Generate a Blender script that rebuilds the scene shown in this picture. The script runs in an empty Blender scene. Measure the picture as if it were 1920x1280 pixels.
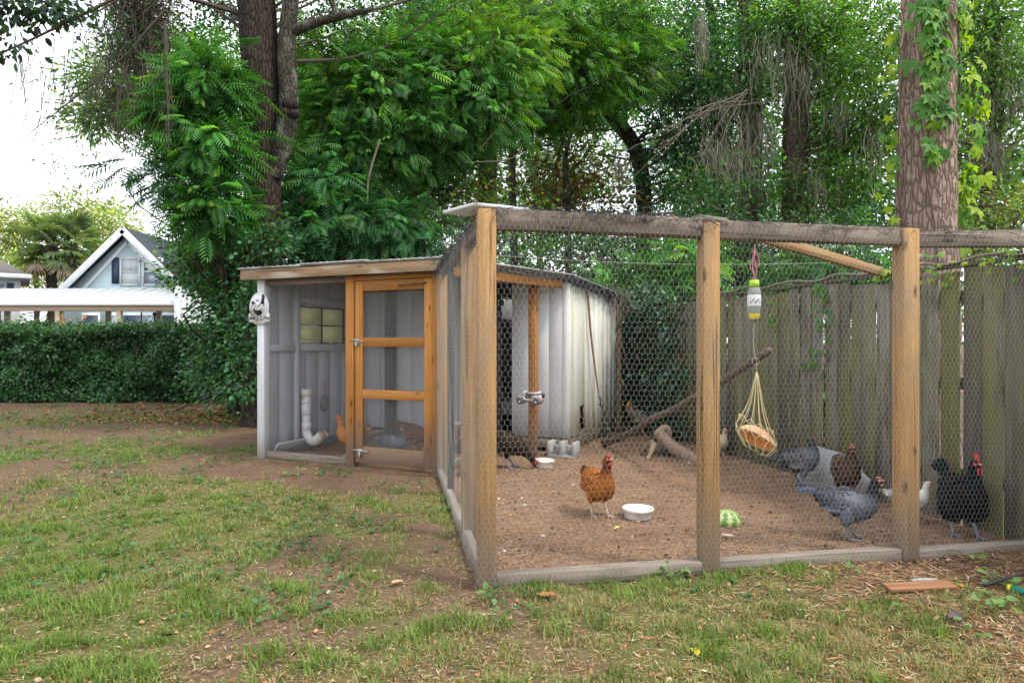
import bpy, math, numpy as np
from mathutils import Vector, Matrix, noise as mnoise

R = math.radians
rng = np.random.default_rng(11)
S = bpy.context.scene
C = S.collection

# ------------------------------------------------------------------ camera, sky, sun, exposure
CAM_H, FPX = 1.3, 1226.0
cam_d = bpy.data.cameras.new('camera')
cam = bpy.data.objects.new('camera', cam_d)
C.objects.link(cam)
cam.location = (0, 0, CAM_H)
cam.rotation_euler = (R(90), 0, 0)
cam_d.sensor_width = 36.0
cam_d.lens = FPX / 1920 * 36
cam_d.clip_start = 0.05
cam_d.clip_end = 1000
S.camera = cam

SUN_DIR = Vector((0.5, -0.22, 0.84)).normalized()
W = bpy.data.worlds.new('World')
S.world = W
W.use_nodes = True
wt = W.node_tree
wt.nodes.clear()
w_out = wt.nodes.new('ShaderNodeOutputWorld')
w_bg = wt.nodes.new('ShaderNodeBackground')
w_sky = wt.nodes.new('ShaderNodeTexSky')
w_sky.sky_type = 'NISHITA'
w_sky.sun_disc = False
w_sky.sun_elevation = math.asin(SUN_DIR.z)
w_sky.sun_rotation = math.atan2(SUN_DIR.x, SUN_DIR.y)
w_sky.dust_density = 3.0
w_tc = wt.nodes.new('ShaderNodeTexCoord')
w_no = wt.nodes.new('ShaderNodeTexNoise')
w_no.inputs['Scale'].default_value = 2.6
w_no.inputs['Detail'].default_value = 5
w_mr = wt.nodes.new('ShaderNodeMapRange')
w_mr.inputs[1].default_value = 0.35
w_mr.inputs[2].default_value = 0.65
w_mr.inputs[3].default_value = 0.72
w_mr.inputs[4].default_value = 1.0
w_mix = wt.nodes.new('ShaderNodeMix')
w_mix.data_type = 'RGBA'
w_mix.inputs['B'].default_value = (10.2, 10.5, 11.0, 1)      # white overcast
wt.links.new(w_tc.outputs['Generated'], w_no.inputs['Vector'])
wt.links.new(w_no.outputs['Fac'], w_mr.inputs[0])
wt.links.new(w_mr.outputs[0], w_mix.inputs['Factor'])
wt.links.new(w_sky.outputs[0], w_mix.inputs['A'])
wt.links.new(w_mix.outputs['Result'], w_bg.inputs['Color'])
w_bg.inputs['Strength'].default_value = 0.085
wt.links.new(w_bg.outputs[0], w_out.inputs[0])

sun_d = bpy.data.lights.new('sun', 'SUN')
sun_d.energy = 1.5
sun_d.angle = R(10)
sun_d.color = (1.0, 0.94, 0.84)
sun = bpy.data.objects.new('sun', sun_d)
C.objects.link(sun)
sun.rotation_euler = SUN_DIR.to_track_quat('Z', 'Y').to_euler()
sun.location = SUN_DIR * 60

S.view_settings.view_transform = 'Standard'
S.view_settings.look = 'None'
S.view_settings.gamma = 1.0
S.view_settings.use_curve_mapping = False
S.view_settings.exposure = 1.25
S.render.engine = 'CYCLES'
S.cycles.use_denoising = True
S.cycles.max_bounces = 6
S.cycles.diffuse_bounces = 4
S.cycles.transmission_bounces = 6
S.cycles.transparent_max_bounces = 8
S.cycles.caustics_reflective = False
S.cycles.caustics_refractive = False


# ------------------------------------------------------------------ helpers
def P(px, py, Y):
    return np.array([(px - 960) / FPX * Y, Y, CAM_H + (640 - py) / FPX * Y])


def G(px, py):
    Y = FPX * CAM_H / (py - 640)
    return np.array([(px - 960) / FPX * Y, Y, 0.0])


def hash2(i, j, s):
    v = np.sin(i * 127.1 + j * 311.7 + s * 74.7) * 43758.5453
    return v - np.floor(v)


def vnoise(x, y, s=0):
    xi, yi = np.floor(x), np.floor(y)
    fx, fy = x - xi, y - yi
    fx, fy = fx * fx * (3 - 2 * fx), fy * fy * (3 - 2 * fy)
    a, b = hash2(xi, yi, s), hash2(xi + 1, yi, s)
    c, d = hash2(xi, yi + 1, s), hash2(xi + 1, yi + 1, s)
    return (a * (1 - fx) + b * fx) * (1 - fy) + (c * (1 - fx) + d * fx) * fy


def fbm(x, y, s=0, o=4):
    t, a, n = 0, 0.5, 0
    for k in range(o):
        t = t + a * vnoise(x * 2 ** k, y * 2 ** k, s + k)
        n += a
        a *= 0.5
    return t / n


def sstep(a, b, x):
    t = np.clip((x - a) / (b - a), 0, 1)
    return t * t * (3 - 2 * t)


def norm(v):
    return v / np.maximum(np.linalg.norm(v, axis=-1, keepdims=True), 1e-9)


class MB:
    """collects shapes into one mesh"""
    def __init__(self):
        self.V, self.F, self.C, self.n = [], [], [], 0

    def add(self, V, F, col=None):
        V = np.asarray(V, float)
        for f in (F if isinstance(F, (list, tuple)) else [F]):
            f = np.asarray(f, int)
            if len(f):
                self.F.append(f + self.n)
        self.V.append(V)
        if col is not None:
            col = np.asarray(col, float)
            if col.ndim == 1:
                col = np.tile(col[:3], (len(V), 1))
            self.C.append(col[:, :3])
        self.n += len(V)
        return self

    def box(self, x0, x1, y0, y1, z0, z1, col=None):
        V = [(x, y, z) for x in (x0, x1) for y in (y0, y1) for z in (z0, z1)]
        return self.add(V, [(0, 1, 3, 2), (4, 6, 7, 5), (0, 4, 5, 1), (2, 3, 7, 6), (0, 2, 6, 4), (1, 5, 7, 3)], col)

    def bar(self, p0, p1, w, d, side=(1, 0, 0), col=None):
        p0, p1 = np.array(p0, float), np.array(p1, float)
        M = frame(p0, p1, side)
        l = np.linalg.norm(p1 - p0)
        V, F = cbox(w, d, l, min(w, d) * 0.08)
        return self.add(V @ M[:3, :3].T + M[:3, 3], F, col)

    def tube(self, pts, rad, sides=6, col=None, cap=True):
        V, F = tube(pts, rad, sides, cap)
        return self.add(V, F, col)

    def lathe(self, prof, sides=24, M=None, col=None):
        prof = np.array(prof, float)
        a = np.arange(sides) * 2 * math.pi / sides
        V = np.stack([prof[:, None, 0] * np.cos(a), prof[:, None, 0] * np.sin(a), np.repeat(prof[:, 1:2], sides, 1)], -1).reshape(-1, 3)
        F = grid_faces(len(prof), sides)
        if M is not None:
            M = np.array(M)
            V = V @ M[:3, :3].T + M[:3, 3]
        return self.add(V, F, col)

    def ball(self, c, r, seg=14, ring=9, col=None, M=None):
        r = np.ones(3) * np.array(r, float)
        t = np.linspace(0.001, math.pi - 0.001, ring)
        a = np.arange(seg) * 2 * math.pi / seg
        V = np.stack([np.sin(t)[:, None] * np.cos(a), np.sin(t)[:, None] * np.sin(a), np.repeat(np.cos(t)[:, None], seg, 1)], -1).reshape(-1, 3) * r
        if M is not None:
            V = V @ np.array(M)[:3, :3].T
        return self.add(V + np.array(c, float), grid_faces(ring, seg)[:, ::-1], col)

    def poly(self, pts2, t, M, col=None):
        """flat outline (list of 2-D points) extruded by t; M maps (x, y, z)"""
        n = len(pts2)
        p = np.array(pts2, float)
        V = np.concatenate([np.c_[p, np.zeros(n)], np.c_[p, np.full(n, t)]])
        M = np.array(M)
        V = V @ M[:3, :3].T + M[:3, 3]
        self.pend = [list(range(n))[::-1], list(range(n, 2 * n))]
        F = [[i, (i + 1) % n, (i + 1) % n + n, i + n] for i in range(n)]
        base = self.n
        self.add(V, [np.array(F)] + [np.array([q]) for q in self.pend], col)
        return self

    def mesh(self, name, smooth=False):
        V = np.concatenate(self.V)
        me = bpy.data.meshes.new(name)
        me.vertices.add(len(V))
        me.vertices.foreach_set('co', V.astype(np.float32).ravel())
        loops = np.concatenate([f.ravel() for f in self.F])
        tot = np.concatenate([np.full(len(f), f.shape[1]) if f.ndim == 2 else np.array([len(f)]) for f in self.F])
        start = np.concatenate([[0], np.cumsum(tot)[:-1]])
        me.loops.add(len(loops))
        me.loops.foreach_set('vertex_index', loops.astype(np.int32))
        me.polygons.add(len(tot))
        me.polygons.foreach_set('loop_start', start.astype(np.int32))
        me.polygons.foreach_set('loop_total', tot.astype(np.int32))
        if smooth:
            me.polygons.foreach_set('use_smooth', np.ones(len(tot), bool))
        if self.C:
            c = np.concatenate(self.C)
            if len(c) == len(V):
                at = me.color_attributes.new('Col', 'FLOAT_COLOR', 'POINT')
                at.data.foreach_set('color', np.c_[c, np.ones(len(c))].astype(np.float32).ravel())
        me.update()
        return me

    def build(self, name, mat=None, parent=None, smooth=False, M=None):
        return put(name, self.mesh(name, smooth), mat, parent, M)


def put(name, me, mat=None, parent=None, M=None):
    o = bpy.data.objects.new(name, me)
    C.objects.link(o)
    if mat is not None and hasattr(me, 'materials') and not me.materials:
        me.materials.append(mat)
    if parent is not None:
        o.parent = parent
    if M is not None:
        o.matrix_basis = Matrix(np.array(M).tolist())
    return o


def tag(o, label=None, cat=None, group=None, kind=None):
    if label:
        o['label'] = label
    if cat:
        o['category'] = cat
    if group:
        o['group'] = group
    if kind:
        o['kind'] = kind
    return o


def thing(name, label, cat, loc=(0, 0, 0), rz=0.0, group=None):
    o = bpy.data.objects.new(name, None)
    C.objects.link(o)
    o.empty_display_size = 0.1
    o.location = [float(v) for v in loc]
    o.rotation_euler = (0, 0, rz)
    return tag(o, label, cat, group)


def grid_faces(r, s, closed=True):
    i = np.arange(r - 1)[:, None] * s
    j = np.arange(s if closed else s - 1)[None]
    k = (j + 1) % s
    return np.stack([i + j, i + k, i + s + k, i + s + j], -1).reshape(-1, 4)


def frame(p0, p1, side=(1, 0, 0)):
    p0, p1 = np.array(p0, float), np.array(p1, float)
    z = norm(p1 - p0)
    x = np.array(side, float)
    x = x - z * (x @ z)
    if np.linalg.norm(x) < 1e-4:
        x = np.array((0, 1, 0.0)) - z * z[1]
    x = norm(x)
    y = np.cross(z, x)
    M = np.eye(4)
    M[:3, 0], M[:3, 1], M[:3, 2], M[:3, 3] = x, y, z, (p0 + p1) / 2
    return M


def cbox(w, d, l, c):
    h = np.array([w, d, l]) / 2
    sg = [(x, y, z) for x in (-1, 1) for y in (-1, 1) for z in (-1, 1)]
    V, idx = [], {}
    for s in sg:
        for a in range(3):
            v = np.array(s) * (h - c)
            v[a] = s[a] * h[a]
            idx[s, a] = len(V)
            V.append(v)
    V = np.array(V)
    Q, T = [], []
    for a in range(3):
        b, e = (a + 1) % 3, (a + 2) % 3
        for s0 in (-1, 1):
            q = []
            for sb, se in ((-1, -1), (1, -1), (1, 1), (-1, 1)):
                s = [0, 0, 0]
                s[a], s[b], s[e] = s0, sb, se
                q.append(idx[tuple(s), a])
            Q.append(q)
        for sa in (-1, 1):
            for sb in (-1, 1):
                s1, s2 = [0, 0, 0], [0, 0, 0]
                s1[a] = s2[a] = sa
                s1[b] = s2[b] = sb
                s1[e], s2[e] = -1, 1
                s1, s2 = tuple(s1), tuple(s2)
                Q.append([idx[s1, a], idx[s2, a], idx[s2, b], idx[s1, b]])
    for s in sg:
        T.append([idx[s, 0], idx[s, 1], idx[s, 2]])

    def fix(fs):
        out = []
        for f in fs:
            p = V[f]
            n = np.cross(p[1] - p[0], p[2] - p[0])
            out.append(f if n @ p.mean(0) > 0 else f[::-1])
        return np.array(out)
    return V, [fix(Q), fix(T)]


def board(name, p0, p1, w, d, mat, parent=None, side=(1, 0, 0), c=None, twist=0):
    """a sawn timber from p0 to p1, its own length along local Z"""
    l = float(np.linalg.norm(np.array(p1, float) - np.array(p0, float)))
    V, F = cbox(w, d, l, c if c is not None else min(w, d, 0.05) * 0.07)
    return MB().add(V, F).build(name, mat, parent, M=frame(p0, p1, side))


def catmull(p, n):
    p = np.array(p, float)
    q = np.concatenate([[2 * p[0] - p[1]], p, [2 * p[-1] - p[-2]]])
    t = np.linspace(0, len(p) - 1 - 1e-9, n)
    i = t.astype(int)
    f = (t - i)[:, None]
    a, b, c, d = q[i], q[i + 1], q[i + 2], q[i + 3]
    return 0.5 * (2 * b + (c - a) * f + (2 * a - 5 * b + 4 * c - d) * f ** 2 + (3 * b - a - 3 * c + d) * f ** 3)


def tube(pts, rad, sides=6, cap=True):
    pts = np.array(pts, float)
    n = len(pts)
    rad = np.broadcast_to(np.array(rad, float), (n,))
    tan = norm(np.gradient(pts, axis=0))
    ref = np.array((0, 0, 1.0)) if abs(tan[0][2]) < 0.9 else np.array((1.0, 0, 0))
    u = norm(np.cross(tan[0], ref))
    a = np.arange(sides) * 2 * math.pi / sides
    V = []
    for i in range(n):
        u = norm(u - tan[i] * (u @ tan[i]))
        v = np.cross(tan[i], u)
        V.append(pts[i] + rad[i] * (np.cos(a)[:, None] * u + np.sin(a)[:, None] * v))
    V = np.concatenate(V)
    F = [grid_faces(n, sides)]
    if cap:
        F.append(np.array([list(range(sides))[::-1]]))
        F.append(np.array([list(range((n - 1) * sides, n * sides))]))
    return V, F


# ------------------------------------------------------------------ materials
class NT:
    def __init__(s, name):
        s.m = bpy.data.materials.new(name)
        s.m.use_nodes = True
        s.t = s.m.node_tree
        s.b = s.t.nodes['Principled BSDF']
        s.o = s.t.nodes['Material Output']

    def n(s, typ, ins=None, **kw):
        nd = s.t.nodes.new('ShaderNode' + typ)
        for k, v in kw.items():
            setattr(nd, k, v)
        for k, v in (ins or {}).items():
            s.set(nd.inputs[k], v)
        return nd

    def set(s, sock, v):
        if isinstance(v, bpy.types.NodeSocket):
            s.t.links.new(v, sock)
        elif isinstance(v, bpy.types.Node):
            s.t.links.new(v.outputs[0], sock)
        else:
            if isinstance(v, tuple) and len(v) == 3 and sock.type == 'RGBA':
                v = v + (1,)
            sock.default_value = v

    def p(s, **kw):
        for k, v in kw.items():
            s.set(s.b.inputs[k.replace('_', ' ')], v)
        return s

    def mix(s, f, a, b, mode='MIX'):
        nd = s.t.nodes.new('ShaderNodeMix')
        nd.data_type = 'RGBA'
        nd.blend_type = mode
        s.set(nd.inputs['Factor'], f)
        s.set(nd.inputs['A'], a)
        s.set(nd.inputs['B'], b)
        return nd.outputs['Result']

    def math(s, op, a, b=0.0):
        nd = s.n('Math', operation=op)
        s.set(nd.inputs[0], a)
        s.set(nd.inputs[1], b)
        return nd.outputs[0]

    def mr(s, v, a, b, c=0.0, d=1.0):
        nd = s.n('MapRange', {0: v, 1: a, 2: b, 3: c, 4: d})
        return nd.outputs[0]

    def coords(s, scale=(1, 1, 1), rand=True, kind='Object'):
        tc = s.n('TexCoord')
        v = tc.outputs[kind]
        if rand:
            oi = s.n('ObjectInfo')
            m = s.n('VectorMath', {0: (37.0, 91.0, 53.0)}, operation='SCALE')
            s.set(m.inputs['Scale'], oi.outputs['Random'])
            v = s.n('VectorMath', {0: v, 1: m.outputs[0]}, operation='ADD').outputs[0]
        return s.n('VectorMath', {0: v, 1: scale}, operation='MULTIPLY').outputs[0]

    def noise(s, v, scale=1.0, detail=4, dist=0.0, rough=0.55):
        return s.n('TexNoise', {'Vector': v, 'Scale': scale, 'Detail': detail, 'Distortion': dist, 'Roughness': rough}).outputs[0]

    def bump(s, h, strength=0.3, dist=0.01):
        s.set(s.b.inputs['Normal'], s.n('Bump', {'Height': h, 'Strength': strength, 'Distance': dist}).outputs[0])


def plain(name, col, rough=0.6, metal=0.0, var=0.12, scale=30, bump=0.0, dirt=None):
    t = NT(name)
    v = t.coords()
    f = t.noise(v, scale, 4)
    c2 = tuple(min(1, x * (1 - var)) for x in col)
    c = t.mix(t.mr(f, 0.3, 0.7), c2, tuple(min(1, x * (1 + var)) for x in col))
    if dirt:
        c = t.mix(t.mr(t.noise(v, scale * 0.3, 6, 0.5), 0.5, 0.72), c, dirt)
    t.p(Base_Color=c, Roughness=rough, Metallic=metal)
    if bump:
        t.bump(f, bump, 0.005)
    return t.m


def wood(name, c1, c2, knots=0.0, foot=None, algae=None, rough=0.78, bump=0.35, var=0.25, sc=1.0, patch=None, cracks=0.0, streak=0.55):
    t = NT(name)
    v = t.coords((22 * sc, 22 * sc, 1.1 * sc))
    g = t.noise(v, 1.0, 5, 0.9)
    c = t.mix(t.mr(g, 0.3, 0.7), c1, c2)
    v2 = t.coords((130, 130, 3.5))
    g2 = t.noise(v2, 1.0, 3)
    c = t.mix(t.mr(g2, 0.35, 0.65, 0.0, streak), c, tuple(x * 0.62 for x in c1))
    oi = t.n('ObjectInfo')
    br = t.mr(oi.outputs['Random'], 0, 1, 1 - var, 1 + var * 0.6)
    c = t.mix(1.0, c, t.n('CombineColor', {0: br, 1: br, 2: br}).outputs[0], 'MULTIPLY')
    if patch:
        c = t.mix(t.mr(t.noise(t.coords((5, 5, 1.6)), 1.0, 5, 0.6), 0.48, 0.66), c, patch)
    if cracks:
        cr = t.noise(t.coords((46, 46, 0.9)), 1.0, 2, 0.4)
        c = t.mix(t.math('MULTIPLY', t.mr(cr, 0.61, 0.66), cracks), c, tuple(x * 0.22 for x in c1))
    if knots:
        vo = t.n('TexVoronoi', {'Vector': t.coords((9, 9, 3.2)), 'Scale': 1.0, 'Randomness': 1.0})
        k = t.mr(vo.outputs['Distance'], 0.07, 0.17, 1.0, 0.0)
        k = t.math('MULTIPLY', k, knots)
        c = t.mix(k, c, tuple(x * 0.25 for x in c1))
    if algae:
        acol, lo, hi = algae
        c = t.mix(t.math('MULTIPLY', t.mr(t.noise(t.coords((4, 4, 0.7)), 1.0, 4), lo, hi), 0.75), c, acol)
    if foot:
        fcol, z0, z1 = foot
        gz = t.n('SeparateXYZ', {0: t.n('NewGeometry').outputs['Position']}).outputs[2]
        wob = t.math('MULTIPLY', t.math('SUBTRACT', t.noise(t.coords((8, 8, 3)), 1.0, 4), 0.5), 0.35)
        c = t.mix(t.mr(t.math('ADD', gz, wob), z0, z1, 0.9, 0.0), c, fcol)
    t.p(Base_Color=c, Roughness=rough)
    t.b.inputs['Specular IOR Level'].default_value = 0.25
    t.bump(t.math('ADD', g, t.math('MULTIPLY', g2, 0.6)), bump, 0.004)
    return t.m


def leafy(name, trans=0.46, rough=0.45, spec=0.35, tcol=(1.25, 1.35, 0.35)):
    t = NT(name)
    at = t.n('VertexColor', layer_name='Col')
    t.p(Base_Color=at.outputs[0], Roughness=rough)
    t.b.inputs['Specular IOR Level'].default_value = spec
    tc = t.mix(1.0, at.outputs[0], tcol, 'MULTIPLY')
    tr = t.n('BsdfTranslucent', {'Color': tc})
    ms = t.n('MixShader', {0: trans})
    t.t.links.new(t.b.outputs[0], ms.inputs[1])
    t.t.links.new(tr.outputs[0], ms.inputs[2])
    t.t.links.new(ms.outputs[0], t.o.inputs[0])
    return t.m


def colmat(name, rough=0.7, spec=0.3, bump=0.0):
    t = NT(name)
    at = t.n('VertexColor', layer_name='Col')
    t.p(Base_Color=at.outputs[0], Roughness=rough)
    t.b.inputs['Specular IOR Level'].default_value = spec
    if bump:
        t.bump(t.noise(t.coords(), 120, 3), bump, 0.003)
    return t.m


def bark(name, c1, c2, c3, sc=(14, 14, 4), lichen=None):
    t = NT(name)
    v = t.coords(sc)
    vw = t.n('VectorMath', {0: v, 1: t.n('TexNoise', {'Vector': v, 'Scale': 0.8, 'Detail': 5}).outputs[1]}, operation='ADD').outputs[0]
    vo = t.n('TexVoronoi', {'Vector': vw, 'Scale': 1.0}, feature='DISTANCE_TO_EDGE')
    cell = t.n('TexVoronoi', {'Vector': vw, 'Scale': 1.0})
    f = t.noise(t.coords((60, 60, 25)), 1.0, 5)
    c = t.mix(t.mr(f, 0.3, 0.7), c1, c2)
    c = t.mix(0.35, c, t.n('HueSaturation', {'Color': c2, 'Value': t.mr(t.n('SeparateXYZ', {0: cell.outputs['Color']}).outputs[0], 0, 1, 0.6, 1.5)}).outputs[0])
    crack = t.mr(vo.outputs['Distance'], 0.015, 0.10, 1.0, 0.0)
    c = t.mix(t.math('MULTIPLY', crack, 0.8), c, c3)
    if lichen:
        c = t.mix(t.mr(t.noise(t.coords((5, 5, 3)), 1.0, 5), 0.5, 0.62), c, lichen)
    t.p(Base_Color=c, Roughness=0.92)
    t.b.inputs['Specular IOR Level'].default_value = 0.15
    t.bump(t.math('ADD', t.mr(vo.outputs['Distance'], 0.0, 0.22), t.math('MULTIPLY', f, 0.35)), 0.8, 0.03)
    return t.m


M = {}
M['cedar'] = wood('cedar', (0.42, 0.175, 0.042), (0.53, 0.245, 0.07), knots=0.95, foot=((0.20, 0.15, 0.115), 0.1, 0.6), patch=(0.35, 0.16, 0.055), cracks=0.5)
M['post'] = wood('post_wood', (0.36, 0.20, 0.078), (0.50, 0.305, 0.13), knots=0.95, foot=((0.25, 0.20, 0.15), 0.05, 0.5), patch=(0.29, 0.195, 0.11), bump=0.6, cracks=0.75)
M['grey_wood'] = wood('grey_wood', (0.19, 0.15, 0.12), (0.31, 0.255, 0.205), knots=0.8, patch=(0.12, 0.095, 0.075), bump=0.6, cracks=0.8)
M['sill'] = wood('sill_wood', (0.25, 0.21, 0.17), (0.36, 0.31, 0.26), patch=(0.18, 0.145, 0.115), bump=0.6, cracks=0.6)
M['fascia'] = wood('fascia_wood', (0.29, 0.175, 0.095), (0.43, 0.31, 0.205), knots=0.8, patch=(0.50, 0.43, 0.35), bump=0.5, cracks=0.7)
M['fence'] = wood('fence_wood', (0.125, 0.110, 0.092), (0.235, 0.212, 0.180), knots=0.5, algae=((0.14, 0.138, 0.036), 0.43, 0.66), patch=(0.085, 0.077, 0.062), bump=0.8, var=0.5, cracks=0.7)
M['fence_dark'] = wood('rail_wood', (0.09, 0.075, 0.055), (0.14, 0.12, 0.09), algae=((0.08, 0.1, 0.03), 0.45, 0.6))
M['white_paint'] = wood('white_paint', (0.60, 0.62, 0.65), (0.68, 0.70, 0.73), foot=((0.33, 0.30, 0.26), 0.0, 0.28), rough=0.6, bump=0.08, var=0.06, streak=0.15)
M['grey_paint'] = wood('grey_paint', (0.47, 0.49, 0.54), (0.51, 0.535, 0.585), foot=((0.24, 0.22, 0.195), -0.05, 0.25), rough=0.7, bump=0.08, var=0.06, streak=0.15, patch=(0.42, 0.44, 0.475))
M['box_wall'] = wood('box_wall_paint', (0.72, 0.735, 0.75), (0.76, 0.77, 0.785), foot=((0.24, 0.22, 0.19), 0.1, 0.5), rough=0.65, bump=0.02, var=0.02, streak=0.05)
M['box_algae'] = wood('box_wall_mossy_paint', (0.70, 0.71, 0.68), (0.76, 0.76, 0.72), algae=((0.50, 0.51, 0.27), 0.44, 0.74), foot=((0.29, 0.26, 0.21), 0.15, 0.5), rough=0.65, bump=0.02, var=0.03, streak=0.06)
M['dark_wood'] = wood('dark_wood', (0.035, 0.03, 0.028), (0.06, 0.05, 0.045))
M['wire'] = plain('galvanised_wire', (0.44, 0.44, 0.43), 0.5, 0.25, 0.2, 60)
M['wire_dark'] = plain('hardware_cloth_wire', (0.22, 0.22, 0.23), 0.5, 0.3, 0.2, 60)
M['netting'] = plain('black_netting', (0.03, 0.03, 0.035), 0.6)
M['roof_metal'] = plain('roof_metal', (0.42, 0.42, 0.42), 0.5, 0.2, 0.25, 8, dirt=(0.22, 0.17, 0.13))
M['white_metal'] = plain('white_sheet_metal', (0.62, 0.65, 0.68), 0.4, 0.0, 0.06, 12, dirt=(0.42, 0.40, 0.36))
M['steel'] = plain('steel', (0.45, 0.45, 0.44), 0.4, 0.7, 0.15, 60)
M['panel_steel'] = plain('panel_steel', (0.36, 0.38, 0.40), 0.5, 0.25, 0.12, 6, dirt=(0.28, 0.26, 0.22))
M['pvc'] = plain('white_pvc', (0.66, 0.65, 0.64), 0.4, 0, 0.06, 20, dirt=(0.36, 0.31, 0.26))
M['plastic_white'] = plain('white_plastic', (0.72, 0.71, 0.68), 0.4, 0, 0.05, 20, dirt=(0.45, 0.42, 0.36))
M['sign_white'] = plain('sign_white', (0.74, 0.75, 0.77), 0.5, 0, 0.03, 20)
M['sign_black'] = plain('sign_black', (0.022, 0.022, 0.028), 0.5)
M['concrete'] = plain('concrete', (0.33, 0.33, 0.33), 0.9, 0, 0.2, 40, 0.4, dirt=(0.22, 0.18, 0.14))
M['stick'] = wood('stick_bark', (0.10, 0.075, 0.055), (0.17, 0.13, 0.10), bump=0.8)
M['log'] = wood('log_wood', (0.27, 0.19, 0.13), (0.40, 0.28, 0.19), knots=0.7, bump=0.8)
M['rope'] = plain('yellow_cord', (0.62, 0.54, 0.28), 0.8, 0, 0.1)
M['pink_cord'] = plain('pink_cord', (0.55, 0.16, 0.27), 0.7)
M['string'] = plain('string', (0.5, 0.48, 0.42), 0.8)
M['strap'] = plain('brown_strap', (0.22, 0.13, 0.07), 0.8)
M['toy'] = plain('toy_plastic', (0.42, 0.37, 0.37), 0.55, 0, 0.15, 25, dirt=(0.3, 0.27, 0.25))
M['toy_light'] = plain('toy_pale_plastic', (0.55, 0.57, 0.6), 0.5)
M['tyre'] = plain('tyre_rubber', (0.04, 0.04, 0.04), 0.8)
M['melon_rind'] = plain('melon_rind', (0.66, 0.42, 0.24), 0.6, 0, 0.12, 20)
M['melon_flesh'] = plain('melon_flesh', (0.70, 0.27, 0.05), 0.5, 0, 0.15, 14)
M['lime'] = plain('lime_plastic', (0.35, 0.62, 0.04), 0.4)
M['label_yellow'] = plain('label_yellow', (0.72, 0.6, 0.06), 0.5)
M['label_white'] = plain('label_white', (0.7, 0.72, 0.72), 0.5, 0, 0.1, 20)
M['hose_green'] = plain('hose_green', (0.02, 0.26, 0.17), 0.4)
M['hose_yellow'] = plain('hose_yellow', (0.75, 0.55, 0.03), 0.4)
M['brick'] = plain('red_brick', (0.30, 0.09, 0.06), 0.9, 0, 0.2, 40)
M['scrap'] = wood('scrap_board', (0.26, 0.12, 0.06), (0.40, 0.22, 0.12), bump=0.5)
M['leaf'] = leafy('tree_leaves')
M['leaf_gloss'] = leafy('glossy_leaves', 0.3, 0.36, 0.5)
M['leaf_thin'] = leafy('thin_leaves', 0.5, 0.5, 0.3)
M['grass'] = leafy('grass_blades', 0.3, 0.55, 0.25, (1.15, 1.2, 0.5))
M['litter'] = colmat('litter', 0.9, 0.1)
M['moss'] = leafy('spanish_moss', 0.25, 0.95, 0.05, (1, 1, 0.9))
M['plumage'] = colmat('plumage', 0.7, 0.12)
M['bark_oak'] = bark('oak_bark', (0.030, 0.023, 0.019), (0.060, 0.046, 0.038), (0.011, 0.009, 0.007), (24, 24, 5))
M['bark_pine'] = bark('pine_bark', (0.21, 0.145, 0.115), (0.34, 0.25, 0.205), (0.10, 0.072, 0.058), (22, 22, 5.2))
M['bark_grey'] = bark('grey_bark', (0.045, 0.038, 0.03), (0.085, 0.074, 0.06), (0.022, 0.018, 0.014), (24, 24, 7), lichen=(0.15, 0.158, 0.135))
M['bark_far'] = bark('far_bark', (0.06, 0.047, 0.037), (0.115, 0.09, 0.072), (0.03, 0.024, 0.019), (22, 22, 4))
M['twig'] = plain('twig', (0.065, 0.05, 0.04), 0.9)
M['weed_stem'] = plain('weed_stem', (0.10, 0.16, 0.05), 0.7)
M['pale_twig'] = plain('pale_twig', (0.17, 0.14, 0.112), 0.9)


# ------------------------------------------------------------------ ground
COOP0 = np.array([-2.85, 7.31, 0.0])
COOP_A = math.atan2(-0.399, 0.917)
RUN0 = np.array([-0.136, 3.46, 0.0])
RUN_A = math.atan2(0.184, 0.983)


def to_local(x, y, o, a):
    dx, dy = x - o[0], y - o[1]
    return dx * math.cos(a) + dy * math.sin(a), -dx * math.sin(a) + dy * math.cos(a)


def to_world(x, y, z, o, a):
    return np.array([o[0] + x * math.cos(a) - y * math.sin(a), o[1] + x * math.sin(a) + y * math.cos(a), z])


def fence_x(y):
    return 3.03 - 0.245 * (y - 5.3)


def masks(x, y):
    """(grass density, bare run soil) at ground points"""
    rx, ry = to_local(x, y, RUN0, RUN_A)
    cx, cy = to_local(x, y, COOP0, COOP_A)
    run = sstep(-0.03, 0.03, rx) * sstep(-0.03, 0.03, ry) * (x < fence_x(y) + 0.02) * (y < 11)
    coop = sstep(-0.15, 0.05, cx) * sstep(-0.12, 0.0, cy) * (cx < 3.2) * (cy < 4.1)
    run = np.maximum(run, coop)
    n = fbm(x * 0.9 + 3, y * 0.9, 3, 4)
    n2 = fbm(x * 3.1, y * 3.1 + 7, 9, 3)
    base = 0.58 + (n - 0.5) * 2.1 + (n2 - 0.5) * 1.3
    # bare strip along the coop front and the tree end of the yard
    d = np.hypot((cx - 1.2) / 1.9, (cy + 0.35) / 0.75)
    base = base - 0.95 * (1 - sstep(0.5, 1.25, d))
    band = np.exp(-((y - (9.4 + 0.18 * (x + 4))) / 1.9) ** 2) * (x < -1.5)
    base = base - 0.55 * band
    base = base - 0.7 * sstep(1.2, 2.4, x) * sstep(2.5, 3.2, y) * (y < 4.6)
    base = base - 0.3 * sstep(1.5, 2.3, x) * sstep(2.1, 2.7, y) * (y < 4.6)
    base = base - 0.8 * sstep(11.8, 13.2, y) * (x < -3)
    g = np.clip(base, 0, 1) * (1 - run)
    behind = (x > fence_x(y) + 0.1) * (y > 2)
    g = np.where(behind, 0.85, g)
    return g, run


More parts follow.
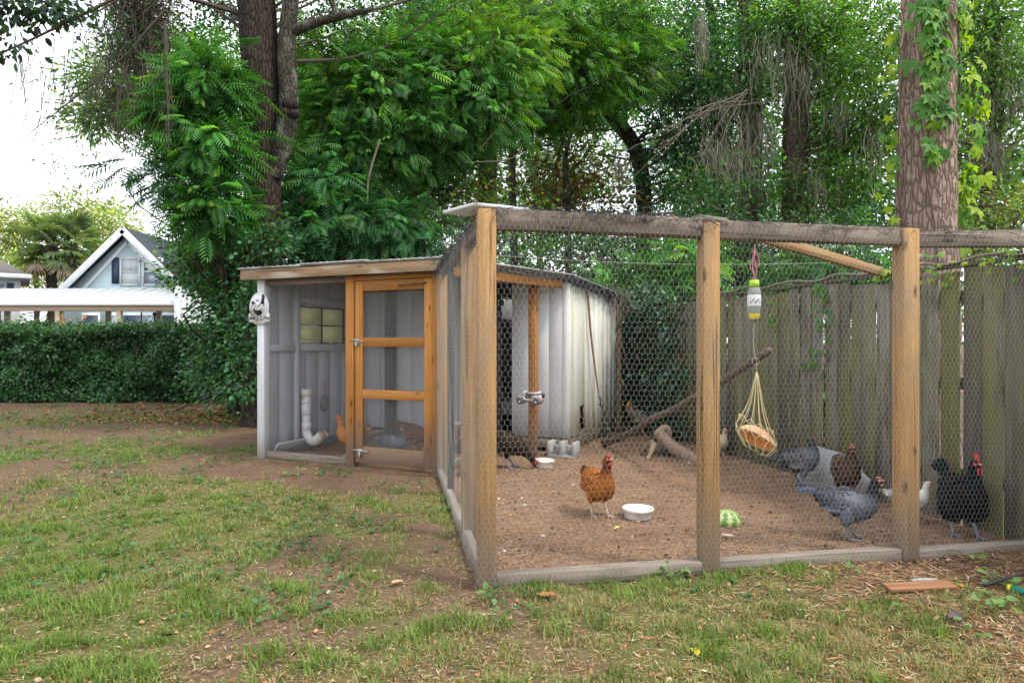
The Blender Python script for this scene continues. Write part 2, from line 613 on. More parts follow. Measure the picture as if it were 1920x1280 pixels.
xs = np.concatenate([[-400, -200, -100, -60, -40, -28, -20], np.arange(-14, 9.01, 0.09), [12, 16, 22, 30, 45, 70, 120, 220, 400]])
ys = np.concatenate([[-60, -25, -10, -4, -1], np.arange(1.2, 16, 0.09), [17, 19, 22, 26, 32, 40, 55, 80, 130, 220, 400, 700]])
GX, GY = np.meshgrid(xs, ys)
gg, gr = masks(GX.ravel(), GY.ravel())
hz = (fbm(GX.ravel() * 1.7, GY.ravel() * 1.7, 21, 4) - 0.5) * 0.05 * (1 - 0.5 * gr)
hz += (fbm(GX.ravel() * 9, GY.ravel() * 9, 5, 2) - 0.5) * 0.012
HZ = hz.reshape(GX.shape)


def ground_z(x, y):
    x, y = np.atleast_1d(np.asarray(x, float)), np.atleast_1d(np.asarray(y, float))
    i = np.clip(np.searchsorted(xs, x) - 1, 0, len(xs) - 2)
    j = np.clip(np.searchsorted(ys, y) - 1, 0, len(ys) - 2)
    u, v = (x - xs[i]) / (xs[i + 1] - xs[i]), (y - ys[j]) / (ys[j + 1] - ys[j])
    return (HZ[j, i] * (1 - u) + HZ[j, i + 1] * u) * (1 - v) + (HZ[j + 1, i] * (1 - u) + HZ[j + 1, i + 1] * u) * v


mb = MB()
mb.add(np.c_[GX.ravel(), GY.ravel(), hz], grid_faces(len(ys), len(xs), False), np.c_[gg, gr, np.zeros_like(gg)])

t = NT('yard_soil')
at = t.n('VertexColor', layer_name='Col')
sx = t.n('SeparateColor', {0: at.outputs[0]})
geo = t.n('NewGeometry').outputs['Position']
n1 = t.noise(geo, 3.0, 6)
n2 = t.noise(geo, 22.0, 5)
n3 = t.noise(geo, 70.0, 4)
soil = t.mix(t.mr(n1, 0.35, 0.65), (0.125, 0.080, 0.052), (0.185, 0.122, 0.080))
soil = t.mix(t.mr(n2, 0.4, 0.7, 0, 0.7), soil, (0.135, 0.088, 0.058))
soil = t.mix(t.mr(n3, 0.45, 0.7, 0, 0.6), soil, (0.27, 0.19, 0.125))
runs = t.mix(t.mr(n1, 0.3, 0.7), (0.235, 0.145, 0.092), (0.315, 0.205, 0.135))
runs = t.mix(t.mr(n2, 0.48, 0.66, 0, 0.6), runs, (0.10, 0.055, 0.032))
runs = t.mix(t.mr(n3, 0.5, 0.7, 0, 0.7), runs, (0.37, 0.24, 0.145))
vo = t.n('TexVoronoi', {'Vector': geo, 'Scale': 55.0})
runs = t.mix(t.mr(vo.outputs['Distance'], 0.1, 0.2, 0.8, 0.0), runs, t.mix(0.5, (0.16, 0.09, 0.05), vo.outputs['Color']))
thatch = t.mix(t.mr(n2, 0.3, 0.7), (0.155, 0.112, 0.055), (0.19, 0.17, 0.072))
thatch = t.mix(t.mr(n3, 0.4, 0.7), thatch, (0.105, 0.15, 0.042))
c = t.mix(t.mr(t.math('ADD', sx.outputs[0], t.math('MULTIPLY', t.math('SUBTRACT', n2, 0.5), 0.6)), 0.3, 0.8), soil, thatch)
c = t.mix(sx.outputs[1], c, runs)
t.p(Base_Color=c, Roughness=0.95)
t.b.inputs['Specular IOR Level'].default_value = 0.1
t.bump(t.math('ADD', t.math('MULTIPLY', n2, 1.0), t.math('MULTIPLY', n3, 0.7)), 1.0, 0.035)
M['soil'] = t.m
tag(mb.build('ground', M['soil'], smooth=True), kind='structure')


# ------------------------------------------------------------------ leaf geometry
def leaf_template(w=0.42, fold=0.12, curl=0.1):
    V = np.array([(0, 0, 0), (0.45, w / 2, fold * 0.5), (1, 0, -curl), (0.45, -w / 2, fold * 0.5)])
    return V, np.array([(0, 2, 1), (0, 3, 2)])


def rose_leaf(w=0.6):
    V = np.array([(0, 0, 0), (0.3, w / 2, 0.06), (0.72, w * 0.42, 0.05), (1, 0, -0.08), (0.72, -w * 0.42, 0.05), (0.3, -w / 2, 0.06), (0.5, 0, 0.0)])
    F = [(6, 0, 5), (6, 5, 4), (6, 4, 3), (6, 3, 2), (6, 2, 1), (6, 1, 0)]
    return V, np.array(F)


def frond_template(pairs=7, leaf=0.36, w=0.28):
    """pinnate compound leaf, unit length along x"""
    Vs, Fs, n = [], [], 0
    lv, lf = leaf_template(w, 0.1, 0.15)
    for k in range(pairs):
        x = 0.12 + 0.82 * k / (pairs - 1)
        s = leaf * (0.65 + 0.5 * math.sin(math.pi * (0.15 + 0.75 * k / (pairs - 1))))
        for sd in (-1, 1):
            a = sd * R(62 - 14 * k / pairs)
            d = np.array([[math.cos(a), -math.sin(a), 0], [math.sin(a), math.cos(a), 0], [0, 0, 1]])
            v = (lv * s) @ d.T
            v[:, 2] -= 0.30 * np.hypot(v[:, 1], 0) + 0.22 * (x + v[:, 0]) ** 2
            Vs.append(v + np.array([x, 0, 0]))
            Fs.append(lf + n)
            n += 4
    v = lv * leaf * 0.9
    Vs.append(v + np.array([0.95, 0, -0.2]))
    Fs.append(lf + n)
    n += 4
    # rachis: thin folded strip
    Vs.append(np.array([(0, 0, 0), (0.5, 0.006, -0.05), (1, 0, -0.22), (0.5, -0.006, -0.05)]))
    Fs.append(np.array([(0, 2, 1), (0, 3, 2)]) + n)
    return np.concatenate(Vs), np.concatenate(Fs)


def instance(tmpl, pos, d, nrm, size):
    """copies of a template: axis d, face normal nrm -> V, F, index of copy per vertex"""
    tv, tf = tmpl
    k = len(pos)
    x = norm(d)
    z = norm(nrm - x * np.sum(nrm * x, 1, keepdims=True))
    y = np.cross(z, x)
    Rm = np.stack([x, y, z], -1) * np.broadcast_to(np.asarray(size, float), (k,))[:, None, None]
    V = np.einsum('kij,nj->kni', Rm, tv) + pos[:, None]
    F = tf[None] + (np.arange(k) * len(tv))[:, None, None]
    return V.reshape(-1, 3), F.reshape(-1, tf.shape[1]), np.repeat(np.arange(k), len(tv))


def in_ellipsoids(ells, n, r):
    w = np.array([e[2] if len(e) > 2 else np.prod(e[1]) ** 0.75 for e in ells], float)
    which = r.choice(len(ells), n, p=w / w.sum())
    c = np.array([e[0] for e in ells])[which]
    rad = np.array([e[1] for e in ells])[which]
    u = norm(r.normal(size=(n, 3)))
    rr = r.random(n) ** 0.42
    return c + u * rad * rr[:, None], u


def leaf_cols(tint, k, r, clump=None, jit=0.22, yellow=0.12):
    b = (1 + jit * r.normal(size=k)).clip(0.45, 1.8)
    if clump is not None:
        b = b * clump
    c = np.array(tint)[None] * b[:, None]
    y = (r.random(k) < yellow)[:, None]
    c = np.where(y, c * np.array([1.9, 1.35, 0.8]), c)
    return c


def crown(name, ells, n_clump, per, tmpl, size, tint, parent, mat='leaf', clump_r=0.35, flat=0.6, seed=1, jit=0.22,
          yellow=0.1, brown=None, droop=0.25, trunk=None, limb_every=5, limb_r=0.03, limb_mat='twig'):
    r = np.random.default_rng(seed)
    cc, cu = in_ellipsoids(ells, n_clump, r)
    cr = clump_r * (0.6 + 0.8 * r.random(n_clump))
    k = n_clump * per
    off = r.normal(size=(k, 3)) * np.array([1, 1, flat]) * 0.6
    ci = np.repeat(np.arange(n_clump), per)
    pos = cc[ci] + off * cr[ci][:, None]
    d = norm(off + 0.5 * cu[ci] + 0.35 * r.normal(size=(k, 3)))
    d[:, 2] -= droop
    nrm = np.array([0, 0, 1.0]) + 0.55 * r.normal(size=(k, 3)) + 0.25 * cu[ci]
    sz = size * (0.5 + 0.9 * r.random(k))
    V, F, idx = instance(tmpl, pos, d, nrm, sz)
    cb = (1 + 0.36 * r.normal(size=n_clump)).clip(0.38, 1.9)
    col = leaf_cols(np.array(tint) * LEAF_GAIN, k, r, cb[ci], jit, yellow)
    if brown is not None:
        b = r.random(n_clump) < brown[1]
        col = np.where((b[ci] & (r.random(k) < 0.8))[:, None], np.array(brown[0]) * (0.6 + 0.8 * r.random(k))[:, None], col)
    o = MB().add(V, F, col[idx]).build(name, M[mat], parent)
    if trunk is not None:
        lb = MB()
        tr = np.array(trunk)
        for q in range(0, n_clump, limb_every):
            p1 = cc[q]
            zt = np.clip(p1[2] - 0.55 * np.hypot(p1[0] - tr[0, 0], p1[1] - tr[0, 1]), tr[0, 2] + 0.5, tr[-1, 2])
            j = np.argmin(np.abs(tr[:, 2] - zt))
            p0 = tr[j]
            mid = (p0 + p1) / 2 + r.normal(size=3) * 0.18 * np.linalg.norm(p1 - p0) * np.array([1, 1, 0.6])
            pts = catmull([p0, mid, p1], 7)
            lb.tube(pts, np.linspace(limb_r, 0.006, 7) * (0.6 + 0.6 * r.random()), 5, cap=False)
        lb.build('limbs', M[limb_mat], parent, smooth=True)
    return o


def trunk_mesh(pts, rad, sides=18, step=0.25, amp=0.02, freq=(9, 2.5), flare=0.0, plates=False):
    """tapered trunk with bark relief along its surface"""
    pts = np.array(pts, float)
    L = np.sum(np.linalg.norm(np.diff(pts, axis=0), axis=1))
    n = max(4, int(L / step))
    p = catmull(pts, n)
    rr = np.interp(np.linspace(0, 1, n), np.linspace(0, 1, len(rad)), rad)
    if flare:
        rr = rr * (1 + flare * np.exp(-(p[:, 2] - p[0, 2]) / 0.25))
    V, F = tube(p, rr, sides, False)
    cen = np.repeat(p, sides, 0)
    out = norm(V - cen)
    if amp:
        a = np.tile(np.arange(sides) * 2 * math.pi / sides, n)
        r0 = np.repeat(rr, sides)
        disp = np.empty(len(V))
        ca, sa = np.cos(a) * r0 * freq[0], np.sin(a) * r0 * freq[0]
        zz = V[:, 2] * freq[1]
        for i in range(len(V)):
            q = Vector((ca[i], sa[i], zz[i]))
            q = q + mnoise.noise_vector(q * 0.9) * 0.45
            dd = mnoise.voronoi(q)[0]
            disp[i] = min(1.0, (dd[1] - dd[0]) * 3.0) - 0.6
        V = V + out * (disp * amp)[:, None]
    return V, F[0]


def Bp(px, py, Y, rx, rz, ry=None):
    """crown ball seen at (px,py) at distance Y, radii given in picture units at that distance"""
    s = Y / FPX
    return (P(px, py, Y), (rx * s, (ry if ry else min(rx, rz) * s * 0.9), rz * s))


LEAF_GAIN = np.array((1.66, 1.72, 2.15))
LEAF = leaf_template()
ROUND = rose_leaf()
FROND = frond_template(7, 0.31, 0.20)
FROND_S = frond_template(6, 0.34, 0.24)


def make_tree(name, label, cat, base, trunk_pts, rad, bark_mat, crowns, group=None, sides=14, step=0.3, amp=0.012, freq=(8, 2.2), flare=0.25, limb_every=5, limb_r=0.035, extra=None):
    t_ = thing(name, label, cat, base, 0, group)
    b = np.array(base, float)
    tp = np.array([b] + [np.array(q) for q in trunk_pts]) - b
    V, F = trunk_mesh(tp, rad, sides, step, amp, freq, flare)
    MB().add(V, F).build('trunk', M[bark_mat], t_, smooth=True)
    path = catmull(tp, 24)
    for kw in crowns:
        kw = dict(kw)
        kw['ells'] = [(e[0] - b,) + tuple(e[1:]) for e in kw['ells']]
        le = kw.pop('limb_every', limb_every)
        crown(kw.pop('name', 'crown'), parent=t_, trunk=path if le else None, limb_every=le or 1, limb_r=limb_r, **kw)
    return t_


# ------------------------------------------------------------------ wire mesh
def hex_wire(x0, x1, z0, z1, to3, r=0.00046, w=0.0305, bulge=0.006, seed=0, keep=None):
    """chicken wire on a sheet: to3(a, b, n) gives points; every edge is a three-sided wire"""
    e = w / math.sqrt(3) * 1.08
    pitch = 1.5 * e
    ni, nr = int((x1 - x0) / (w / 2)), int((z1 - z0) / pitch)
    i, q = np.meshgrid(np.arange(ni), np.arange(nr))
    a = x0 + i * w / 2
    b = z0 + q * pitch + np.where((i + q) % 2 == 0, e / 2, 0)
    sag = (fbm(a * 2.2, b * 2.2, 31 + seed, 3) - 0.5)
    a = a + (fbm(a * 3, b * 3, 41 + seed, 3) - 0.5) * 0.02 + rng.normal(size=a.shape) * 0.0006
    b = b + (fbm(a * 3, b * 3, 51 + seed, 3) - 0.5) * 0.02 + rng.normal(size=a.shape) * 0.0006
    pts = to3(a.ravel(), b.ravel(), (sag * 2 * bulge).ravel())
    idx = np.arange(ni * nr).reshape(nr, ni)
    h = np.stack([idx[:, :-1].ravel(), idx[:, 1:].ravel()], 1)
    up = ((i + q) % 2 == 0)[:-1]
    v = np.stack([idx[:-1][up], idx[1:][up]], 1)
    E = np.concatenate([h, v])
    if keep is not None:
        mid = (np.c_[a.ravel(), b.ravel()][E[:, 0]] + np.c_[a.ravel(), b.ravel()][E[:, 1]]) / 2
        E = E[keep(mid[:, 0], mid[:, 1])]
    rad = np.concatenate([np.full(len(h), r * 0.85), np.full(len(v), r * 1.25)])[:len(E)] if keep is None else np.full(len(E), r)
    return wires(pts[E[:, 0]], pts[E[:, 1]], rad)


def wires(p0, p1, rad):
    d = norm(p1 - p0)
    ref = np.where(np.abs(d[:, 2:3]) < 0.9, np.array([[0, 0, 1.0]]), np.array([[1.0, 0, 0]]))
    u = norm(np.cross(d, ref))
    v = np.cross(d, u)
    a = np.array([0, 2.0944, 4.18879])
    ring = (np.cos(a)[None, :, None] * u[:, None] + np.sin(a)[None, :, None] * v[:, None]) * np.broadcast_to(rad, (len(p0),))[:, None, None]
    V = np.concatenate([p0[:, None] + ring, p1[:, None] + ring], 1).reshape(-1, 3)
    o = (np.arange(len(p0)) * 6)[:, None, None]
    F = np.array([(0, 1, 4, 3), (1, 2, 5, 4), (2, 0, 3, 5)])[None] + o
    return V, F.reshape(-1, 4)


def square_wire(a0, a1, b0, b1, to3, cell=0.0127, r=0.0007):
    na, nb = int((a1 - a0) / cell), int((b1 - b0) / cell)
    aa, bb = np.linspace(a0, a1, na), np.linspace(b0, b1, nb)
    z = np.zeros
    p0 = np.concatenate([to3(aa, np.full(na, b0), z(na)), to3(np.full(nb, a0), bb, z(nb))])
    p1 = np.concatenate([to3(aa, np.full(na, b1), z(na)), to3(np.full(nb, a1), bb, z(nb))])
    return wires(p0, p1, np.full(len(p0), r))


def tangle(n, p0, p1, spread, r, amp=0.05, length=0.25, down=0.0):
    """loose frayed strands along a line"""
    m = MB()
    p0, p1 = np.array(p0, float), np.array(p1, float)
    for _ in range(n):
        c = p0 + (p1 - p0) * rng.random() + rng.normal(size=3) * np.array(spread)
        d = norm(p1 - p0) * rng.choice([-1, 1]) * 1.6 + rng.normal(size=3) * np.array([0.5, 0.5, 0.28])
        d = norm(d) * length * rng.random()
        pts = np.array([c + d * f + rng.normal(size=3) * amp * 0.25 + np.array([0, 0, -down * f * f]) for f in np.linspace(0, 1, 4)])
        m.tube(catmull(pts, 7), r * (0.7 + 0.6 * rng.random()), 3, cap=False)
    return m


# ------------------------------------------------------------------ coop
coop = thing('chicken_coop', 'wooden chicken coop with orange screened door and white plank nest house', 'coop', COOP0, COOP_A)
wp = M['white_paint']
board('corner_post', (0.05, 0.05, 0), (0.05, 0.05, 1.99), 0.1, 0.1, wp, coop)
board('door_post', (1.262, 0.05, 0), (1.262, 0.05, 1.985), 0.1, 0.1, M['cedar'], coop)
board('door_post', (2.30, 0.05, 0), (2.30, 0.05, 1.985), 0.1, 0.1, M['cedar'], coop)
board('header_beam', (1.312, 0.05, 1.955), (2.25, 0.05, 1.955), 0.05, 0.09, M['cedar'], coop, (0, 0, 1))
board('bottom_rail', (0.1, 0.05, 0.045), (1.212, 0.05, 0.045), 0.08, 0.05, M['sill'], coop, (0, 0, 1))
board('fascia_board', (-0.14, -0.09, 2.033), (2.40, -0.09, 2.033), 0.105, 0.032, M['fascia'], coop, (0, 0, 1))
board('roof_beam', (0.1, 0.05, 1.95), (1.21, 0.05, 1.95), 0.06, 0.05, M['grey_wood'], coop, (0, 0, 1))
board('roof_beam', (2.40, 0.02, 1.99), (3.06, 1.52, 1.95), 0.09, 0.04, M['cedar'], coop, (0, 0, 1))
for x in (0.62, 1.3, 1.95):
    board('rafter', (x, -0.06, 2.025), (x, 3.8, 1.905), 0.09, 0.04, M['grey_wood'], coop, (0, 0, 1))


def roof_z(v):
    return 2.092 - 0.034 * v


def roof_sheet(outline, dz):
    m = MB()
    n = len(outline)
    top = [(x, y, roof_z(y) + dz + 0.012) for x, y in outline]
    bot = [(x, y, roof_z(y) + dz) for x, y in outline]
    m.add(np.array(bot + top), [np.array([[i, (i + 1) % n, (i + 1) % n + n, i + n] for i in range(n)]), np.array([list(range(n))[::-1]]), np.array([list(range(n, 2 * n))])])
    for k in np.arange(outline[0][0] + 0.06, outline[1][0], 0.085):       # pressed ribs
        m.bar((k, outline[0][1] - 0.004, roof_z(outline[0][1]) + dz + 0.014), (k, 3.95, roof_z(3.95) + dz + 0.014), 0.02, 0.006)
    return m.build('roof_sheet', M['roof_metal'], coop)


roof_sheet([(-0.15, -0.14), (0.72, -0.135), (0.72, 4.0), (-0.15, 4.0)], 0.0)
roof_sheet([(0.68, -0.13), (1.58, -0.15), (1.58, 4.0), (0.68, 4.0)], 0.0125)
roof_sheet([(1.54, -0.14), (2.46, -0.13), (2.46, 4.0), (1.54, 4.0)], 0.0)
roof_sheet([(2.425, -0.1), (2.435, -0.1), (3.2, 1.52), (3.2, 4.0), (2.425, 4.0)], 0.0125)

# left wall of separate planks, window let into it
for k in range(7):
    v0 = 0.10 + k * 0.224
    w = 0.218
    if 0.6 < v0 + w / 2 < 1.45:
        board('plank', (0.022, v0 + w / 2, 0.03), (0.022, v0 + w / 2, 1.27), w, 0.014, M['grey_paint'], coop, (0, 1, 0), 0.003)
        board('plank', (0.022, v0 + w / 2, 1.73), (0.022, v0 + w / 2, 2.06), w, 0.014, M['grey_paint'], coop, (0, 1, 0), 0.003)
    else:
        board('plank', (0.022, v0 + w / 2, 0.03), (0.022, v0 + w / 2, 2.06), w, 0.014, M['grey_paint'], coop, (0, 1, 0), 0.003)
board('stud', (0.058, 0.565, 0.05), (0.058, 0.575, 1.97), 0.075, 0.05, M['grey_paint'], coop, (0, 1, 0))
board('wall_rail', (0.052, 0.10, 1.225), (0.052, 0.535, 1.225), 0.08, 0.04, M['grey_paint'], coop, (0, 0, 1))
board('wall_rail', (0.052, 0.615, 1.225), (0.052, 1.62, 1.225), 0.08, 0.04, M['grey_paint'], coop, (0, 0, 1))
board('wall_rail', (0.052, 0.615, 1.80), (0.052, 1.62, 1.80), 0.07, 0.04, M['grey_paint'], coop, (0, 0, 1))
t = NT('frosted_pane')
t.p(Base_Color=(0.62, 0.60, 0.42), Roughness=0.5)
tr = t.n('BsdfTranslucent', {'Color': (0.75, 0.74, 0.52)})
ms = t.n('MixShader', {0: 0.6})
t.t.links.new(t.b.outputs[0], ms.inputs[1])
t.t.links.new(tr.outputs[0], ms.inputs[2])
t.t.links.new(ms.outputs[0], t.o.inputs[0])
M['pane'] = t.m
win = MB()
for zc in (1.28, 1.5, 1.72):
    win.box(0.025, 0.045, 0.60, 1.47, zc - 0.008, zc + 0.008)
win.box(0.024, 0.046, 0.545, 0.60, 1.272, 1.728)
for vc in (0.60, 1.04, 1.47):
    win.box(0.024, 0.046, vc - 0.008, vc + 0.008, 1.272, 1.728)
wn = win.build('window', M['dark_wood'], coop)
for vc in (0.82, 1.255):
    for zc in (1.39, 1.61):
        MB().box(0.031, 0.035, vc - 0.21, vc + 0.21, zc - 0.101, zc + 0.101).build('pane', M['pane'], wn)
# back wall of the run-in = front of the nest house
edges = np.arange(0.0, 2.19, 0.243)
for k in range(9):
    board('plank', (0.12 + k * 0.243, 1.672, 0.17), (0.12 + k * 0.243, 1.672, 2.0), 0.237, 0.014, M['grey_paint'], coop, (1, 0, 0), 0.003)
for k in range(3):
    board('plank', (2.50 + k * 0.238, 1.672, 0.17), (2.50 + k * 0.238, 1.672, 1.985), 0.236, 0.014, M['box_wall'], coop, (1, 0, 0), 0.0015)
board('corner_trim', (3.065, 1.657, 0.165), (3.065, 1.657, 1.985), 0.07, 0.014, M['box_wall'], coop, (1, 0, 0), 0.002)
board('corner_trim', (3.101, 1.69, 0.165), (3.101, 1.69, 1.98), 0.07, 0.014, M['box_algae'], coop, (0, 1, 0), 0.002)
board('dark_stud', (0.68, 1.61, 0.0), (0.68, 1.61, 1.97), 0.12, 0.09, M['dark_wood'], coop)
for k in range(10):
    v0 = 1.66 + k * 0.222
    if k == 2:
        board('plank', (3.085, v0 + 0.11, 0.51), (3.085, v0 + 0.11, 1.975 - 0.007 * k), 0.219, 0.014, M['box_algae'], coop, (0, 1, 0), 0.0015)
        board('plank', (3.085, v0 + 0.11, 0.165), (3.085, v0 + 0.11, 0.21), 0.215, 0.014, M['box_algae'], coop, (0, 1, 0), 0.003)
        fr = MB()
        for a in (v0 + 0.0, v0 + 0.21):
            fr.box(3.07, 3.097, a, a + 0.012, 0.20, 0.52)
        fr.box(3.07, 3.097, v0 + 0.012, v0 + 0.21, 0.196, 0.21)
        fr.build('hatch_frame', M['log'], coop)
    else:
        board('plank', (3.085, v0 + 0.11, 0.165), (3.085, v0 + 0.11, 1.975 - 0.007 * k), 0.219, 0.014, M['box_algae'], coop, (0, 1, 0), 0.0015)
for k in range(10):
    board('plank', (0.022, 1.78 + k * 0.222, 0.1), (0.022, 1.78 + k * 0.222, 1.96), 0.215, 0.014, M['grey_paint'], coop, (0, 1, 0), 0.003)
MB().box(0.03, 3.08, 3.872, 3.885, 0.1, 1.95).build('rear_wall', M['grey_paint'], coop)
MB().box(0.03, 3.07, 1.70, 3.86, 0.13, 0.16).build('house_floor', M['dark_wood'], coop)
board('skid', (2.2, 1.70, 0.105), (3.09, 1.70, 0.105), 0.11, 0.07, M['grey_wood'], coop, (0, 0, 1))
board('skid', (3.05, 1.74, 0.085), (3.05, 3.86, 0.085), 0.15, 0.07, M['grey_wood'], coop, (0, 0, 1))
board('corner_post', (3.13, 3.90, 0), (3.13, 3.90, 1.9), 0.07, 0.07, M['log'], coop)
board('porch_post', (2.79, 1.34, 0), (2.79, 1.34, 1.95), 0.09, 0.09, M['cedar'], coop)
board('kick_board', (0.13, 0.12, 0.075), (0.13, 1.6, 0.075), 0.2, 0.02, M['grey_paint'], coop, (0.5, 0, 0.6))

cf = lambda a, b, n: np.stack([a, 0.022 + n, b], -1)
MB().add(*hex_wire(0.1, 1.215, 0.08, 1.96, cf, r=0.0007, seed=3, bulge=0.004)).build('wire_mesh', M['wire'], coop)
cs = lambda a, b, n: np.stack([2.355 + n * 0, a, b], -1)
MB().add(*square_wire(0.1, 1.30, 0.05, 1.96, cs, 0.0127, 0.0009)).build('side_screen', M['wire_dark'], coop)
board('side_rail', (2.34, 0.1, 0.06), (2.34, 1.6, 0.06), 0.1, 0.04, M['sill'], coop, (0, 0, 1))
board('side_post', (2.34, 1.35, 0), (2.34, 1.35, 1.95), 0.08, 0.06, M['dark_wood'], coop)

# door
door = put('door', None, None, coop)
dx0, dx1, dy = 1.325, 2.245, 0.03
board('stile', (dx0 + 0.045, dy, 0.05), (dx0 + 0.045, dy, 1.925), 0.09, 0.035, M['cedar'], door)
board('stile', (dx1 - 0.045, dy, 0.05), (dx1 - 0.045, dy, 1.925), 0.09, 0.035, M['cedar'], door)
for z0, z1 in ((0.05, 0.215), (0.71, 0.805), (1.245, 1.34), (1.82, 1.925)):
    board('rail', (dx0 + 0.092, dy, (z0 + z1) / 2), (dx1 - 0.092, dy, (z0 + z1) / 2), z1 - z0, 0.035, M['cedar'], door, (0, 0, 1))
df = lambda a, b, n: np.stack([a, np.full_like(a, 0.052), b], -1)
MB().add(*square_wire(dx0 + 0.06, dx1 - 0.06, 0.16, 1.86, df, 0.0127, 0.00085)).build('screen', M['wire'], door)
h = MB().tube(catmull([(1.86, 0.012, 1.868), (1.88, -0.012, 1.862), (2.02, -0.018, 1.868), (2.16, -0.012, 1.876), (2.18, 0.012, 1.882)], 18), 0.006, 6)
h.build('handle', M['tyre'], door, True)
for zc, sx_ in ((1.305, 0.0), (0.17, 0.04)):
    l = MB()
    l.box(dx0 - 0.01 + sx_, dx0 + 0.05 + sx_, 0.004, 0.012, zc - 0.05, zc + 0.02)
    l.tube([(dx0 - 0.05 + sx_, -0.006, zc + 0.008), (dx0 + 0.02 + sx_, -0.006, zc + 0.008), (dx0 + 0.13 + sx_, -0.006, zc - 0.002)], 0.007, 6)
    l.tube([(dx0 + 0.03 + sx_, -0.008, zc), (dx0 + 0.032 + sx_, -0.016, zc - 0.05), (dx0 + 0.045 + sx_, -0.012, zc - 0.07)], 0.007, 6)
    l.build('latch', M['steel'], door)
tangle(110, (2.42, -0.05, 2.09), (3.19, 1.55, 2.05), (0.03, 0.03, 0.015), 0.002, 0.06, 0.3).build('torn_netting', M['netting'], coop)
tangle(300, (3.17, 1.5, 2.03), (3.19, 3.95, 1.95), (0.03, 0.05, 0.025), 0.0026, 0.06, 0.3, 0.05).build('torn_netting', M['netting'], coop)
tangle(90, (3.15, 3.3, 1.96), (3.2, 4.0, 1.9), (0.06, 0.06, 0.09), 0.004, 0.1, 0.45, 0.2).build('dead_vine', M['pale_twig'], coop)

# ------------------------------------------------------------------ run
run = thing('chicken_run', 'open wire chicken run of grey beams and sawn posts in front of the fence', 'chicken run', RUN0, RUN_A)
board('post', (0, 0, 0), (0, 0, 1.995), 0.094, 0.094, M['post'], run)
board('post', (1.265, 0, 0), (1.265, 0, 1.965), 0.098, 0.094, M['post'], run)
board('post', (2.544, 0, 0), (2.544, 0, 1.972), 0.108, 0.098, M['post'], run)
board('post', (0.005, 0.83, 0), (0.005, 0.83, 1.91), 0.09, 0.09, M['post'], run)
board('post', (0.0, 2.05, 0), (0.0, 2.05, 1.9), 0.05, 0.09, M['dark_wood'], run)
board('post', (0.01, 2.86, 0), (0.01, 2.86, 1.95), 0.09, 0.09, M['post'], run)
board('top_beam', (0.05, 0.005, 1.945), (1.214, 0.005, 1.935), 0.105, 0.08, M['grey_wood'], run, (0, 0, 1))
board('top_beam', (1.316, 0.005, 1.93), (2.488, 0.005, 1.925), 0.10, 0.08, M['grey_wood'], run, (0, 0, 1))
board('top_beam', (2.60, 0.01, 1.918), (3.56, 0.01, 1.945), 0.10, 0.08, M['grey_wood'], run, (0, 0, 1))
board('top_beam', (0.005, 0.05, 1.945), (0.0, 2.95, 1.985), 0.09, 0.07, M['grey_wood'], run, (0, 0, 1))
board('post_cap', (1.19, 0.02, 1.988), (1.37, 0.03, 1.978), 0.10, 0.04, M['sill'], run, (0, 1, 0))
board('brace', (1.345, 0.08, 1.985), (3.40, 1.23, 1.865), 0.07, 0.04, M['post'], run, (0, 0, 1))
board('sill_board', (0.048, 0.0, 0.035), (1.214, 0.0, 0.035), 0.075, 0.08, M['sill'], run, (0, 0, 1))
board('sill_board', (1.316, 0.0, 0.032), (2.488, 0.0, 0.032), 0.075, 0.08, M['sill'], run, (0, 0, 1))
board('sill_board', (2.60, 0.01, 0.015), (3.56, 0.01, 0.015), 0.07, 0.08, M['sill'], run, (0, 0, 1))
board('sill_board', (-0.005, 0.05, 0.04), (-0.01, 1.05, 0.04), 0.085, 0.05, M['sill'], run, (0, 0, 1))
board('sill_board', (-0.012, 1.06, 0.03), (-0.02, 2.9, 0.04), 0.085, 0.05, M['sill'], run, (0, 0, 1))
ff = lambda a, b, n: np.stack([a, -0.054 + np.minimum(n, 0.003), b], -1)
MB().add(*hex_wire(-0.05, 3.55, 0.03, 1.97, ff, seed=1, bulge=0.008)).build('wire_mesh', M['wire'], run)
fl = lambda a, b, n: np.stack([-0.053 - np.abs(n), a, b], -1)
MB().add(*hex_wire(-0.05, 2.92, 0.03, 1.97, fl, r=0.00034, seed=2, bulge=0.012)).build('wire_mesh', M['wire'], run)
tangle(260, (0.05, -0.01, 2.0), (1.25, -0.01, 1.985), (0.015, 0.03, 0.006), 0.0015, 0.04, 0.22, 0.05).build('torn_netting', M['netting'], run)
tangle(130, (1.3, -0.02, 1.975), (2.5, -0.02, 1.975), (0.015, 0.03, 0.005), 0.0012, 0.04, 0.2, 0.04).build('torn_netting', M['netting'], run)
tangle(60, (2.6, -0.02, 1.965), (3.5, -0.02, 1.99), (0.02, 0.03, 0.01), 0.0016, 0.05, 0.2, 0.05).build('torn_netting', M['netting'], run)
tangle(330, (-0.03, 0.1, 1.98), (-0.04, 2.9, 2.0), (0.02, 0.05, 0.018), 0.0016, 0.04, 0.3, 0.06).build('torn_netting', M['netting'], run)
# overhead wires from the left beam to the fence
oh = MB()
for yy in (1.65,):
    pts = [(0.0 + 3.4 * f, yy, 1.99 - 0.05 * math.sin(math.pi * f)) for f in np.linspace(0, 1, 12)]
    oh.tube(pts, 0.0012, 4)
oh.build('overhead_wire', M['wire'], run)
